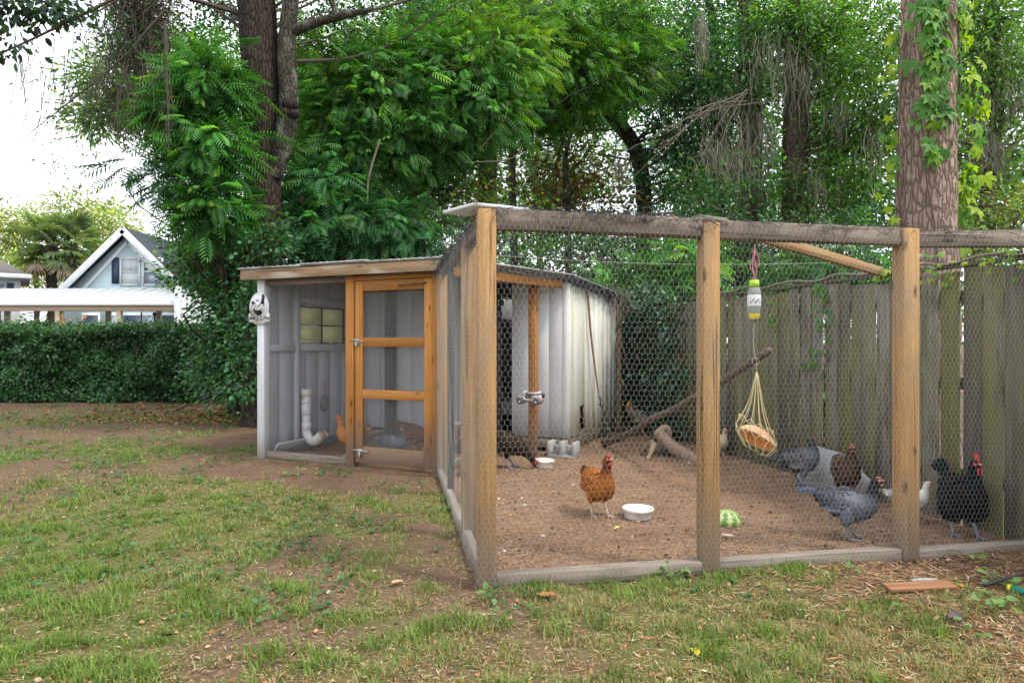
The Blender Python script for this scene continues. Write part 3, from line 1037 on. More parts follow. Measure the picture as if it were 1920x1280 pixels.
# sheet lying over the corner
sh = MB()
q = np.array([(-0.196, 3.43, 2.012), (0.10, 3.54, 2.004), (-0.09, 3.81, 2.01), (-0.39, 3.69, 2.02)])
n_ = len(q)
sh.add(np.concatenate([q, q + (0, 0, 0.018)]), [np.array([[i, (i + 1) % 4, (i + 1) % 4 + 4, i + 4] for i in range(4)]), np.array([[3, 2, 1, 0]]), np.array([[4, 5, 6, 7]])])
tag(sh.build('metal_sheet', M['white_metal']), 'white painted metal sheet laid flat over the top of the corner post', 'sheet')

# ------------------------------------------------------------------ plank fence along the right
fence = thing('plank_fence', 'tall weathered grey plank fence with green algae behind the run', 'fence', (fence_x(7.0), 7.0, 0), math.atan2(1, -0.245))
ys_ = -4.6
k = 0
while ys_ < 3.4:
    w = 0.138 + rng.normal() * 0.006
    gap = abs(rng.normal()) * 0.009 + 0.010
    if k % 9 == 4:
        gap += 0.014
    hh = 1.80 + rng.normal() * 0.012 + 0.02 * math.sin(k * 0.6)
    tl = rng.normal() * 0.010
    board('plank', (ys_ + w / 2, rng.normal() * 0.004, -0.05), (ys_ + w / 2 + tl, rng.normal() * 0.006, hh), w, 0.018, M['fence'], fence, (1, 0, 0), 0.002)
    ys_ += w + gap
    k += 1
for zz in (0.35, 1.0, 1.62):
    board('rail', (-4.6, -0.04, zz), (3.4, -0.04, zz), 0.085, 0.04, M['fence_dark'], fence, (0, 0, 1))
board('cap_rail', (-4.6, -0.01, 1.845), (3.4, -0.01, 1.83), 0.05, 0.03, M['fence_dark'], fence, (0, 1, 0))
for x in (-4.4, -2.0, 0.4, 2.8):
    board('post', (x, -0.11, 0), (x, -0.11, 1.75), 0.09, 0.09, M['fence_dark'], fence)

# ------------------------------------------------------------------ chickens
POSES = {
    'stand': [(-.185, .285, .012, .014), (-.15, .272, .05, .045), (-.10, .25, .078, .072), (-.03, .228, .092, .09), (.04, .222, .094, .098), (.095, .243, .078, .088),
              (.128, .285, .052, .06), (.143, .325, .036, .038), (.152, .362, .028, .029), (.162, .39, .025, .027), (.178, .402, .022, .024), (.196, .40, .012, .013), (.203, .398, .004, .004)],
    'tall': [(-.15, .30, .012, .014), (-.125, .278, .05, .045), (-.085, .25, .078, .072), (-.02, .225, .094, .092), (.04, .225, .094, .10), (.08, .262, .077, .084),
             (.10, .31, .05, .056), (.108, .352, .035, .037), (.115, .39, .028, .029), (.124, .418, .025, .027), (.14, .43, .022, .024), (.158, .428, .012, .013), (.165, .426, .004, .004)],
    'peck': [(-.185, .34, .012, .014), (-.15, .318, .05, .045), (-.10, .285, .078, .07), (-.03, .25, .092, .088), (.04, .222, .094, .092), (.10, .195, .078, .08),
             (.15, .162, .05, .052), (.187, .128, .036, .037), (.212, .098, .028, .029), (.23, .072, .025, .027), (.244, .054, .022, .024), (.258, .040, .012, .013), (.263, .034, .004, .004)],
    'hunch': [(-.185, .272, .012, .014), (-.15, .262, .05, .045), (-.10, .25, .08, .074), (-.03, .238, .096, .094), (.04, .242, .098, .102), (.09, .272, .08, .088),
              (.108, .31, .056, .06), (.108, .338, .042, .044), (.104, .362, .032, .034), (.108, .385, .028, .029), (.122, .395, .024, .025), (.14, .391, .012, .013), (.147, .389, .004, .004)],
}


def chicken(name, label, loc, heading, pose, pal, s=1.0, tail=(8, 0.13, 32), comb=1.0, leg=True, seed=0, cat='chicken', group=None, floor=0.0, fluff=1.0):
    r = np.random.default_rng(100 + seed)
    root = thing(name, label, cat, (loc[0], loc[1], loc[2] if len(loc) > 2 else floor), R(heading), group)
    st = np.array(POSES[pose]) * s
    N_, K = 44, 22
    p = catmull(st, N_)
    p[:, 2:] = np.maximum(p[:, 2:], 0.002)
    tn = norm(np.gradient(p[:, :2], axis=0))
    th = np.arange(K) * 2 * math.pi / K

    def surf(i, a):
        c, t2, q = p[i, :2], tn[i], p[i]
        n2 = np.stack([-t2[:, 1], t2[:, 0]], 1)
        y = q[:, 2] * np.cos(a)
        k = q[:, 3] * np.sin(a)
        pos = np.stack([c[:, 0] + n2[:, 0] * k, y, c[:, 1] + n2[:, 1] * k], 1)
        nr = norm(np.stack([n2[:, 0] * np.sin(a), np.cos(a), n2[:, 1] * np.sin(a)], 1))
        return pos, nr, np.stack([t2[:, 0], np.zeros(len(t2)), t2[:, 1]], 1)
    ii = np.repeat(np.arange(N_), K)
    V, _, _ = surf(ii, np.tile(th, N_))
    zone = np.interp(np.arange(N_) / (N_ - 1), [0, .36, .5, .6, 1], [0, 0, .5, 1, 1])
    body, neck, tailc = (np.array(pal[k]) for k in ('body', 'neck', 'tail'))
    col = body[None] * (1 - zone[:, None]) + neck[None] * zone[:, None]
    b = MB().add(V, [grid_faces(N_, K)[:, ::-1], np.array([list(range(K))])], np.repeat(col, K, 0))
    for sd in (-1, 1):        # feathered thighs
        pts = np.array([(.0, sd * .045, .215), (-.005, sd * .052, .165), (-.015, sd * .055, .125), (-.022, sd * .055, .098)]) * s
        b.tube(catmull(pts, 8), np.interp(np.linspace(0, 1, 8), [0, .5, 1], [.052, .036 * fluff, .012 * fluff * fluff]) * s * (fluff ** .5), 12, body * 0.9)
    bo = b.build('body', M['plumage'], root, True)
    # overlapping contour feathers
    nf = 1500
    wgt = p[:, 2] + 0.01
    fi = r.choice(N_ - 7, nf, p=(wgt / wgt.sum())[:N_ - 7] / (wgt / wgt.sum())[:N_ - 7].sum())
    fa = r.random(nf) * 2 * math.pi
    pos, nr, tg = surf(fi, fa)
    zn = zone[fi]
    L = (0.036 - 0.012 * zn) * s * (0.8 + 0.4 * r.random(nf))
    tv = np.array([(0, 0, 0), (.35, .27, .02), (.78, .25, .0), (1, 0, -.06), (.78, -.25, .0), (.35, -.27, .02)])
    tf = np.array([(0, 2, 1), (0, 3, 2), (0, 4, 3), (0, 5, 4)])
    d = -tg + nr * 0.16 + r.normal(size=(nf, 3)) * 0.10
    V, F, idx = instance((tv, tf), pos, d, nr, L)
    bc = body[None] * (1 - zn[:, None]) + neck[None] * zn[:, None]
    bc = bc * (1 + pal.get('var', .22) * r.normal(size=nf)).clip(.4, 1.8)[:, None]
    edge = np.array(pal.get('edge', pal['body']))
    vc = bc[idx]
    tip = np.tile(np.array([0, 0, .7, 1, .7, 0]), nf)[:, None]
    vc = vc * (1 - tip * .8) + (edge[None] * (1 - zn[idx][:, None]) + vc * zn[idx][:, None]) * tip * .8
    MB().add(V, F, vc).build('plumage', M['plumage'], root)
    # wings
    for sd in (-1, 1):
        wv = MB()
        n = 15
        for k in range(n):
            f = k / (n - 1)
            base = np.array([.075 - .085 * f, sd * (.083 + .010 * math.sin(f * 3)), .262 - .055 * (f % 0.34) * 2]) * s
            if pose == 'peck':
                base[2] += .035 * s * (1 - 2 * (0.075 - base[0] / s) * -1) * 0.4
            ln = (.07 + .085 * f) * s
            ang = R(-8 - 14 * (1 - f)) + (R(20) if pose == 'peck' else 0)
            ang = -ang if pose == 'peck' else ang
            dr = np.array([-math.cos(ang), sd * -.10 * (f + .2), math.sin(ang) * (1 if pose == 'peck' else 1)])
            cc = np.array(pal['wing']) * (1 + .2 * r.normal())
            V, F, idx = instance((tv * np.array([1, .62, 1]), tf), base[None], dr[None], np.array([[0, sd, .25]]), ln)
            tipm = np.array([0, 0, .6, 1, .6, 0])[:, None]
            wv.add(V + np.array([0, sd * .002 * k * s * .3, 0]), F, (cc[None] * (1 - .6 * tipm) + np.array(pal.get('edge', pal['wing']))[None] * .6 * tipm))
        # fleshy shell under the feathers
        c0 = np.array([-.01, sd * .074, .245]) * s
        wv.ball(c0, np.array([.085, .018, .05]) * s, 12, 8, np.array(pal['wing']) * .9)
        wv.build('wing', M['plumage'], root)
    # tail
    nt_, tl, el = tail
    tm = MB()
    b0 = np.array([st[1, 0], 0, st[1, 1] + .005 * s])
    for k in range(nt_):
        f = (k + .5) / nt_ * 2 - 1
        e = R(el + (18 if pose == 'peck' else 0) + r.normal() * 5 - abs(f) * 14)
        yw = f * R(24)
        dr = np.array([-math.cos(e) * math.cos(yw), math.sin(yw), math.sin(e)])
        ln = tl * s * (1.05 - .35 * abs(f)) * (.92 + .16 * r.random())
        seg = 6
        tt = np.linspace(0, 1, seg)
        path = b0 + dr[None] * tt[:, None] * ln + np.array([0, f * .02, -.35 * ln])[None] * (tt ** 2)[:, None] * .6
        wd = np.interp(tt, [0, .3, .8, 1], [.006, .016, .018, .004]) * s
        up = norm(np.cross(dr, np.cross(np.array([0, 0, 1.0]), dr) + np.array([0, 0, 1e-6])))
        sdv = norm(np.cross(dr, np.array([0, .9 * np.sign(f) + .01, .4])))
        V = np.concatenate([path + sdv * wd[:, None], path - sdv * wd[:, None]])
        F = np.array([(j, j + 1, j + 1 + seg, j + seg) for j in range(seg - 1)])
        tm.add(V, F, tailc * (1 + .25 * r.normal()))
    tm.build('tail', M['plumage'], root)
    # head details
    hx = st[-3]
    hd = norm(np.array([st[-2, 0] - st[-4, 0], st[-2, 1] - st[-4, 1]]))
    upv = np.array([-hd[1], hd[0]])
    H = lambda a, b_, y=0.0: np.array([hx[0] + hd[0] * a * s + upv[0] * b_ * s, y * s, hx[1] + hd[1] * a * s + upv[1] * b_ * s])
    red = M[pal.get('red', 'comb_red')]
    cm = MB()
    pts2 = [(-.016, .018), (-.02, .032), (-.012, .03), (-.008, .043), (-.001, .034), (.006, .046), (.011, .034), (.018, .038), (.02, .026), (.024, .012), (.012, .014)]
    pts2 = [(x, .016 + (y_ - .016) * comb) for x, y_ in pts2]
    Mc = np.eye(4)
    Mc[:3, 0] = (hd[0], 0, hd[1])
    Mc[:3, 1] = (upv[0], 0, upv[1])
    Mc[:3, 2] = (0, 1, 0)
    Mc[:3, 3] = H(0, 0, -.004)
    cm.poly([(x * s, y_ * s) for x, y_ in pts2], .008 * s, Mc)
    cm.build('comb', red, root)
    wt_ = MB()
    for sd in (-1, 1):
        wt_.ball(H(.012, -.026 - .006 * comb, sd * .008), np.array([.008, .004, .014 * max(.6, comb)]) * s, 8, 6)
        wt_.ball(H(.004, .002, sd * .012), np.array([.014, .011, .012]) * s, 10, 7)
    wt_.build('wattles', red, root, True)
    bk = MB()
    bp = np.array([H(.014, .002), H(.026, .001), H(.04, -.007)])
    bk.tube(bp, np.array([.0085, .0065, .0012]) * s, 8)
    bk.build('beak', M['beak'], root, True)
    for sd in (-1, 1):
        MB().ball(H(-.002, .006, sd * .0215), .0042 * s, 8, 6).build('eye', M['tyre'], root, True)
    if leg:
        for sd in (-1, 1):
            lg = MB()
            fx = .012 + (.03 if sd > 0 else -.012)
            hock, foot = np.array([-.024, sd * .055, .105]) * s, np.array([fx, sd * .055, .012]) * s
            lg.tube(catmull([hock + (0, 0, .012), hock, (hock + foot) / 2, foot], 8), np.array([.011, .0105, .009, .0085, .0085, .0085, .009, .010]) * s, 8)
            for an, ln in ((0, .062), (33, .052), (-33, .052), (178, .026)):
                dv = np.array([math.cos(R(an)), math.sin(R(an)), 0])
                tp = [foot, foot + dv * ln * .5 * s + np.array([0, 0, .002]), foot + dv * ln * s + np.array([0, 0, -.007 * s])]
                lg.tube(catmull(tp, 5), np.array([.0085, .007, .006, .005, .002]) * s, 6)
            lg.build('leg', M[pal.get('leg', 'leg_grey')], root, True)
    return root


M['comb_red'] = plain('comb_red', (0.48, 0.035, 0.04), 0.5)
M['comb_pale'] = plain('comb_pale', (0.42, 0.13, 0.11), 0.55)
M['beak'] = plain('beak', (0.36, 0.25, 0.12), 0.45)
M['leg_grey'] = plain('leg_grey', (0.17, 0.18, 0.21), 0.6)
M['leg_pale'] = plain('leg_pale', (0.42, 0.33, 0.24), 0.6)
ORANGE = dict(body=(.36, .125, .017), neck=(.15, .032, .008), tail=(.12, .035, .01), wing=(.27, .075, .010), edge=(.15, .042, .008), var=.32, leg='leg_pale')
BUFF = dict(body=(.46, .22, .07), neck=(.40, .16, .04), tail=(.22, .10, .04), wing=(.42, .19, .06), leg='leg_pale')
DARK = dict(body=(.022, .015, .012), neck=(.025, .012, .008), tail=(.010, .009, .009), wing=(.026, .018, .013), edge=(.05, .032, .022))
GREY = dict(body=(.13, .143, .175), neck=(.022, .024, .03), tail=(.10, .112, .145), wing=(.16, .175, .21), edge=(.035, .038, .05), var=.3, red='comb_pale')
LGREY = dict(body=(.14, .15, .18), neck=(.06, .06, .07), tail=(.10, .11, .135), wing=(.16, .17, .20), edge=(.23, .22, .22), red='comb_pale')
BROWN = dict(body=(.06, .035, .025), neck=(.065, .035, .024), tail=(.03, .02, .016), wing=(.07, .04, .028), edge=(.12, .075, .05), red='comb_pale')
WHITE = dict(body=(.62, .60, .55), neck=(.64, .62, .55), tail=(.58, .56, .52), wing=(.64, .62, .58), edge=(.54, .52, .48), var=.07, leg='leg_pale', red='comb_pale')
BLACK = dict(body=(.007, .007, .009), neck=(.006, .010, .012), tail=(.006, .014, .015), wing=(.008, .008, .011), edge=(.012, .013, .016), leg='leg_grey')
CREAM = dict(body=(.52, .42, .28), neck=(.56, .46, .32), tail=(.5, .4, .28), wing=(.5, .4, .27), edge=(.44, .34, .22), var=.1, leg='leg_pale')
MIX = dict(body=(.21, .185, .17), neck=(.15, .10, .08), tail=(.46, .21, .06), wing=(.22, .19, .18), edge=(.30, .22, .15), leg='leg_pale')

IN_RUN = 'chickens loose in the run'
chicken('chicken', 'bright orange hen standing alone facing the front beside the white bowl', (.645, 4.86), -68, 'tall', ORANGE, 1.03, seed=1, group=IN_RUN, comb=1.1)
chicken('chicken', 'black hen pecking down at the rear white bowl', (-.03, 6.72), -8, 'peck', DARK, 1.08, seed=2, comb=1.3, group=IN_RUN)
chicken('chicken', 'grey hen with raised orange tail pecking behind the forked log', (1.80, 9.0), 8, 'peck', MIX, 1.05, (9, .17, 62), seed=3, group=IN_RUN)
chicken('chicken', 'small cream hen half hidden behind the middle post', (2.33, 7.35), -80, 'stand', CREAM, .8, seed=4, comb=.3, group=IN_RUN)
chicken('chicken', 'pale grey hen with head drawn in before the leaning metal panel', (2.56, 5.80), 14, 'hunch', LGREY, 1.06, (9, .17, 10), seed=5, comb=.4, group=IN_RUN)
chicken('chicken', 'dark brown hen with tall stretched neck between two grey hens', (2.74, 5.36), -100, 'tall', BROWN, 1.05, seed=6, comb=.6, group=IN_RUN)
chicken('chicken', 'blue grey hen with black neck standing in full profile near the sill', (2.22, 4.32), -26, 'stand', GREY, .98, (13, .20, 30), fluff=1.25, seed=7, comb=.5, group=IN_RUN)
chicken('chicken', 'white hen partly hidden behind the third post', (2.87, 4.72), -14, 'stand', WHITE, .70, seed=8, comb=.4, group=IN_RUN)
chicken('rooster', 'big black rooster with red comb standing against the fence', (3.01, 4.36), -98, 'tall', BLACK, 1.18, (12, .20, 58), fluff=1.7, seed=9, comb=1.7, cat='rooster', group=IN_RUN)
chicken('chicken', 'buff hen seen through the left wire wall beside the coop', (-.33, 6.35), -98, 'stand', BUFF, .9, seed=10, group=IN_RUN)
IN_COOP = 'chickens inside the coop'
cw = lambda u, v: to_world(u, v, 0, COOP0, COOP_A)
chicken('chicken', 'orange hen inside the coop right of the white pipe feeder', cw(.86, .55), 198, 'tall', BUFF | {'body': (.40, .16, .045), 'neck': (.42, .17, .05)}, 1.0, seed=11, group=IN_COOP)
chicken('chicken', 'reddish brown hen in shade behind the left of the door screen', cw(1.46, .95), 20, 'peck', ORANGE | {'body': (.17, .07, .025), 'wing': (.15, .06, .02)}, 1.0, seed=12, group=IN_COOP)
chicken('chicken', 'dark grey hen low behind the bottom left of the door screen', cw(1.52, .42), -20, 'hunch', GREY, .85, seed=13, group=IN_COOP)
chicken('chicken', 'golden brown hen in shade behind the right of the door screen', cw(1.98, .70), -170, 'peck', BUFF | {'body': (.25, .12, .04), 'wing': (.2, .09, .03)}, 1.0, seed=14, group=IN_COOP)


# ------------------------------------------------------------------ things in and on the run and coop
def bowl(label, loc, r, h):
    m = MB()
    m.lathe([(0.001, 0), (r * .8, 0), (r * .84, h * .1), (r * .9, h * .72), (r, h * .78), (r * 1.0, h), (r * .96, h * 1.02), (r * .9, h * .97), (r * .82, h * .25), (0.001, h * .2)], 36)
    o = m.build('bowl', M['plastic_white'], None, True)
    o.location = loc
    tag(o, label, 'bowl', 'white feeding bowls')


bowl('white bowl on bare soil between the orange hen and middle post', (.93, 4.83, .0), .116, .075)
bowl('white bowl by the cinder block with black hen at it', (.335, 6.78, .0), .105, .075)

# half watermelon, cut side down
t = NT('watermelon_rind')
tc = t.n('TexCoord').outputs['Object']
sp = t.n('SeparateXYZ', {0: tc})
ang = t.math('ARCTAN2', sp.outputs[1], sp.outputs[0])
wv = t.math('ADD', t.math('MULTIPLY', ang, 9.0), t.math('MULTIPLY', t.noise(tc, 38, 5), 8.0))
st_ = t.mr(t.math('SINE', wv), -.9, .6)
t.p(Base_Color=t.mix(st_, (.10, .21, .04), t.mix(t.noise(tc, 60, 3), (.52, .60, .28), (.36, .48, .14))), Roughness=.35)
ml = MB().lathe([(.092, 0), (.103, .018), (.101, .042), (.085, .070), (.060, .090), (.028, .100), (.001, .102)], 32)
ml.add([(.088 * math.cos(a), .088 * math.sin(a), .001) for a in np.arange(32) * 2 * math.pi / 32], [np.array([list(range(32))[::-1]])])
o = ml.build('watermelon_half', t.m, None, True)
o.location = (1.53, 4.66, 0)
tag(o, 'striped green watermelon half lying cut side down on the soil', 'watermelon')

# hung bottle, its cords, and the net with cut melon
HY = 5.55
bx = float(P(1414, 560, HY)[0])
zt = float(P(1414, 532, HY)[2])
bt = thing('plastic_bottle', 'clear plastic bottle with lime cap hung upside down on pink cord', 'bottle', (bx, HY, zt - .33))
bt.scale = (.86, .86, 1.0)
t = NT('clear_plastic')
t.p(Base_Color=(.86, .9, .9), Roughness=.12, Transmission_Weight=.75, IOR=1.2)
M['clear'] = t.m
MB().lathe([(.001, .0), (.02, .004), (.042, .03), (.055, .07), (.062, .13), (.063, .25), (.056, .285), (.04, .30), (.036, .302)], 22).build('shell', M['clear'], bt, True)
MB().lathe([(.001, .302), (.046, .302), (.047, .33), (.046, .36), (.001, .362)], 18).build('cap', M['lime'], bt, True)
MB().lathe([(.0632, .14), (.0645, .145), (.0645, .23), (.0632, .235)], 22).build('label_band', M['label_white'], bt, True)
MB().lathe([(.001, .006), (.02, .008), (.043, .032), (.0555, .07), (.0565, .1), (.001, .101)], 22).build('seed_fill', M['label_yellow'], bt, True)
lb = MB()
for k in range(7):
    a = R(-140 + k * 14)
    lb.box(.066 * math.cos(a) - .004, .066 * math.cos(a) + .004, .066 * math.sin(a) - .003, .066 * math.sin(a) + .003, .165 + .012 * (k % 3), .178 + .012 * (k % 3))
lb.build('label_print', M['sign_black'], bt)
cd = MB()
zc = zt + .035
for q in range(3):
    pts = [(0 + .01 * math.sin(q + f * 7), .01 * math.cos(q * 2 + f * 5), f) for f in np.linspace(0, 1, 9)]
    pts = [(x + .02 * (1 - f) * math.cos(q * 2.1), y + .02 * (1 - f) * math.sin(q * 2.1), .36 + f * .3) for (x, y, f) in pts]
    cd.tube(catmull(pts, 16), .0045, 5)
cd.tube(catmull([(0, 0, .60), (.035, 0, .57), (.055, .01, .51), (.02, 0, .47), (0, 0, .50)], 14), .004, 5)
cd.tube(catmull([(-.01, 0, .55), (-.035, .01, .49), (-.03, 0, .44)], 8), .004, 5)
cd.build('cord', M['pink_cord'], bt, True)

st_ = thing('hanging_branch', 'dark bare branch propped from the ground up to the hanging cords', 'branch', (1.16, 8.1, 0))
b0, b1 = np.array([0, 0, .03]), P(1440, 655, 5.5) - np.array([1.16, 8.1, 0])
pts = [b0 + (b1 - b0) * f + np.array([0, 0, -.05 * math.sin(math.pi * f)]) + rng.normal(size=3) * .012 for f in np.linspace(0, 1, 9)]
MB().tube(catmull(pts, 40), np.linspace(.042, .03, 40) + rng.normal(size=40) * .0015, 10).build('limb', M['stick'], st_, True)
nb = MB()
for f, dv in ((.22, (.06, -.03, .04)), (.72, (.02, .04, -.06)), (.93, (.03, 0, .05))):
    q = b0 + (b1 - b0) * f + np.array([0, 0, -.05 * math.sin(math.pi * f)])
    nb.tube([q, q + np.array(dv)], [.016, .008], 6)
nb.build('twig_stub', M['stick'], st_, True)

ctop = P(1419, 697, HY)
nx = thing('net_bag', 'yellow cord net bag hanging with a cut orange melon inside', 'net bag', ctop)
tie = MB()
zb = zt - .33 - ctop[2]
tie.tube(catmull([(bx - ctop[0], 0, zb), (bx - ctop[0] - .003, 0, zb * .5), (-.005, 0, .09), (0, 0, .0)], 14), .0022, 5)
tie.tube([(.03 * math.cos(a) - .01, 0, .09 + .03 * math.sin(a)) for a in np.linspace(0, 6.28, 14)], .0025, 5)
tie.build('tie_string', M['string'], nx)
ml_c = P(1418, 825, HY) - ctop
net = MB()
rad_x, rad_y = .175, .10
tops = []
for k in range(12):
    a = 2 * math.pi * k / 12
    e = ml_c + np.array([rad_x * math.cos(a), rad_y * math.sin(a), .06 - .09 * math.cos(a)])
    tops.append(e)
    md = np.array([0, 0, 0]) * .4 + e * .55 + np.array([0, 0, -.03])
    net.tube(catmull([(0.004 * math.cos(a), .004 * math.sin(a), 0), md * np.array([.8, .8, 1]), e], 10), .0034, 5)
for k in range(12):
    e, f = tops[k], tops[(k + 1) % 12]
    lo = (e + f) / 2 + np.array([0, 0, -.055])
    hi = ((e + f) / 2) * .72
    net.tube([e, lo, f], .003, 4).tube([e * .82, (e + f) / 2 * .9, f * .82], .0028, 4)
    nxt = ml_c + np.array([.6 * (lo[0] - ml_c[0]), .6 * (lo[1] - ml_c[1]), -.09 - .05 * (lo[0] - ml_c[0]) / .17])
    net.tube([lo, nxt, ml_c + np.array([.02, 0, -.115])], .003, 4)
net.build('cord_net', M['rope'], nx)
mm = thing('melon_half', 'cut orange melon half lying tilted inside the yellow net', 'melon', ctop + ml_c)
Mr = Matrix.Rotation(R(32), 4, 'Y') @ Matrix.Rotation(R(152), 4, 'X')
outer = MB()
prof = [(math.cos(a), math.sin(a)) for a in np.linspace(-math.pi / 2, 0.0, 9)]
n = 30
rx, ry, rz = .175, .105, .11
th = np.arange(n) * 2 * math.pi / n
V = np.array([(rx * c * math.cos(a), ry * c * math.sin(a), rz * s_) for c, s_ in prof for a in th])
V[:, :2] *= (1 + .04 * np.sin(3 * np.arctan2(V[:, 1], V[:, 0])))[:, None]
outer.add(V, grid_faces(9, n))
outer.build('rind', M['melon_rind'], mm, True, M=Mr)
inn = MB()
V = np.array([(rx * .9 * c * math.cos(a), ry * .88 * c * math.sin(a), -.03 * (1 - c * c) ** 1.0 + .0005) for c in np.linspace(0.001, 1, 7) for a in th])
inn.add(V, grid_faces(7, n))
inn.build('flesh', M['melon_flesh'], mm, True, M=Mr)
rim = MB()
V = np.array([(rx * c * math.cos(a), ry * c * math.sin(a), .001) for c in (.87, 1.002) for a in th])
V[n:, :2] *= (1 + .04 * np.sin(3 * np.arctan2(V[n:, 1], V[n:, 0])))[:, None]
rim.add(V, grid_faces(2, n))
rim.build('cut_rim', plain('melon_rim', (.74, .56, .34), .6), mm, True, M=Mr)

# leaning panel
pn = MB()
e0, e1 = P(1516, 831, 6.08), P(1668, 876, 5.35)
g0, g1 = G(1538, 897), None
b0_ = np.array([e0[0] - .14, e0[1] - .02, 0.0])
b1_ = np.array([e1[0] - .12, e1[1] - .02, 0.0])
q = np.array([b0_, b1_, e1, e0])
nn = norm(np.cross(q[1] - q[0], q[3] - q[0])) * .006
pn.add(np.concatenate([q, q + nn]), [np.array([[i, (i + 1) % 4, (i + 1) % 4 + 4, i + 4] for i in range(4)]), np.array([[3, 2, 1, 0]]), np.array([[4, 5, 6, 7]])])
tag(pn.build('sheet_metal', M['panel_steel']), 'plain grey metal panel leaning low against the plank fence', 'panel')

# forked log and its legs
lg = thing('forked_log', 'forked brown log perch raised on short branch stubs in the run', 'log', G(1255, 855))
o_ = G(1255, 855)
w_ = lambda px, py, Y: P(px, py, Y) - o_
MB().tube(catmull([w_(1228, 812, 7.6), w_(1240, 818, 7.55), w_(1262, 838, 7.35), w_(1300, 860, 7.2), w_(1325, 866, 7.1)], 30), np.interp(np.linspace(0, 1, 30), [0, .3, 1], [.055, .07, .075]) + rng.normal(size=30) * .002, 12).build('trunk_piece', M['log'], lg, True)
br = MB()
br.tube(catmull([w_(1232, 815, 7.58), w_(1245, 803, 7.6), w_(1253, 806, 7.6), w_(1252, 824, 7.6)], 14), np.linspace(.05, .035, 14), 10)
br.build('fork', M['log'], lg, True)
for a, b in (((1226, 832, 7.35), (1213, 862, 7.2)), ((1224, 828, 7.4), (1203, 846, 7.5))):
    MB().tube(catmull([w_(*a), (w_(*a) + w_(*b)) / 2 + (0.01, 0, .01), w_(*b)], 10), np.linspace(.035, .02, 10), 9).build('stub', M['log'], lg, True)
sc = G(1240, 852)
tag(board('slate', sc + (-.18, .12, .07), sc + (.18, .1, .06), .2, .02, M['sill'], None, (0, 1, .3)), 'small flat board lying under the forked log', 'board')

# cinder block
cb = thing('cinder_block', 'grey cinder block on edge supporting the corner of the nest house', 'block', (.58, 7.38, 0), COOP_A)
cm_ = MB()
for x in (-.145, 0, .145):
    V, F = cbox(.04 if x else .05, .19, .165, .006)
    cm_.add(V + np.array([x, 0, .095]), F)
V, F = cbox(.25, .05, .12, .004)
cm_.add(V + np.array([0, .05, .065]), F)
V, F = cbox(.33, .192, .03, .005)
cm_.add(V + np.array([0, 0, .015]), F)
cm_.build('shell', M['concrete'], cb)

# toy car on the porch post
ty = thing('toy_car', 'dusty grey toy off-road car fixed to the orange porch post', 'toy car', to_world(2.79, 1.25, .60, COOP0, COOP_A), COOP_A)
tb = MB()
prof = [(-.15, .03), (-.155, .07), (-.13, .085), (-.05, .09), (-.045, .06), (.03, .055), (.04, .10), (.15, .10), (.155, .03), (.13, .02), (-.12, .02)]
Mt = np.eye(4)
Mt[:3, 0], Mt[:3, 1], Mt[:3, 2], Mt[:3, 3] = (1, 0, 0), (0, 0, 1), (0, 1, 0), (0, 0, 0)
Mt[:3, 3] = (0, -.06, 0)
tb.poly(prof, .10, Mt)
for x in (-.10, .09):
    tb.bar((x - .045, -.063, .078), (x + .045, -.063, .078), .018, .02, (0, 0, 1))
tb.build('body', M['toy'], ty)
ws = MB()
ws.poly([(-.05, .09), (-.065, .145), (-.055, .148), (-.04, .095)], .09, np.array([[1, 0, 0, 0], [0, 0, 1, -.055], [0, 1, 0, 0], [0, 0, 0, 1]]))
ws.poly([(-.06, .135), (.07, .13), (.12, .145), (.125, .125), (.085, .10), (.05, .112), (.01, .112), (-.045, .12)], .08, np.array([[1, 0, 0, 0], [0, 0, 1, -.05], [0, 1, 0, 0], [0, 0, 0, 1]]))
ws.build('canopy', M['toy_light'], ty)
for x in (-.10, .095):
    for y in (-.075, .03):
        Mw = Matrix.Translation((x, y, .03)) @ Matrix.Rotation(R(90), 4, 'X')
        wh = MB().lathe([(.016, -.014), (.03, -.014), (.034, -.008), (.034, .008), (.03, .014), (.016, .014)], 18, Mw).build('wheel', M['tyre'], ty, True)
        MB().lathe([(.001, .012), (.012, .015), (.019, .010), (.019, -.010), (.001, -.012)], 14, Mw).build('hub', M['toy_light'], wh, True)
sp_ = MB().lathe([(.01, -.012), (.026, -.012), (.029, 0), (.026, .012), (.01, .012)], 16, Matrix.Translation((.155, -.01, .10)) @ Matrix.Rotation(R(90), 4, 'Y'))
sp_.build('spare_wheel', M['tyre'], ty, True)

# straps hung on the nest house
s1 = MB()
uu = lambda v, z, u=3.12: to_world(u, v, z, COOP0, COOP_A)
s1.tube(catmull([uu(2.35, 1.93), uu(2.45, 1.35, 3.14), uu(2.62, .8, 3.16), uu(2.68, .62, 3.17)], 20), np.linspace(.018, .008, 20), 6)
tag(s1.build('strap', M['strap'], None, True), 'long brown strap hanging down the mossy white house wall', 'strap')
s2 = MB()
s2.tube(catmull([uu(2.68, .6, 3.17), uu(2.75, .45, 3.2), uu(2.78, .3, 3.25), uu(2.82, .02, 3.3)], 16), .012, 6)
kr = s2.build('knotted_rope', M['stick'], None, True)
for f in np.linspace(0, 1, 7):
    c = uu(2.70 + .1 * f, .56 - .5 * f, 3.18 + .1 * f)
    MB().ball(c, .02 + .008 * math.sin(f * 9), 8, 6).build('knot', M['stick'], kr, True)
tag(kr, 'dark knotted rope hanging below the brown strap beside the small hatch', 'rope')
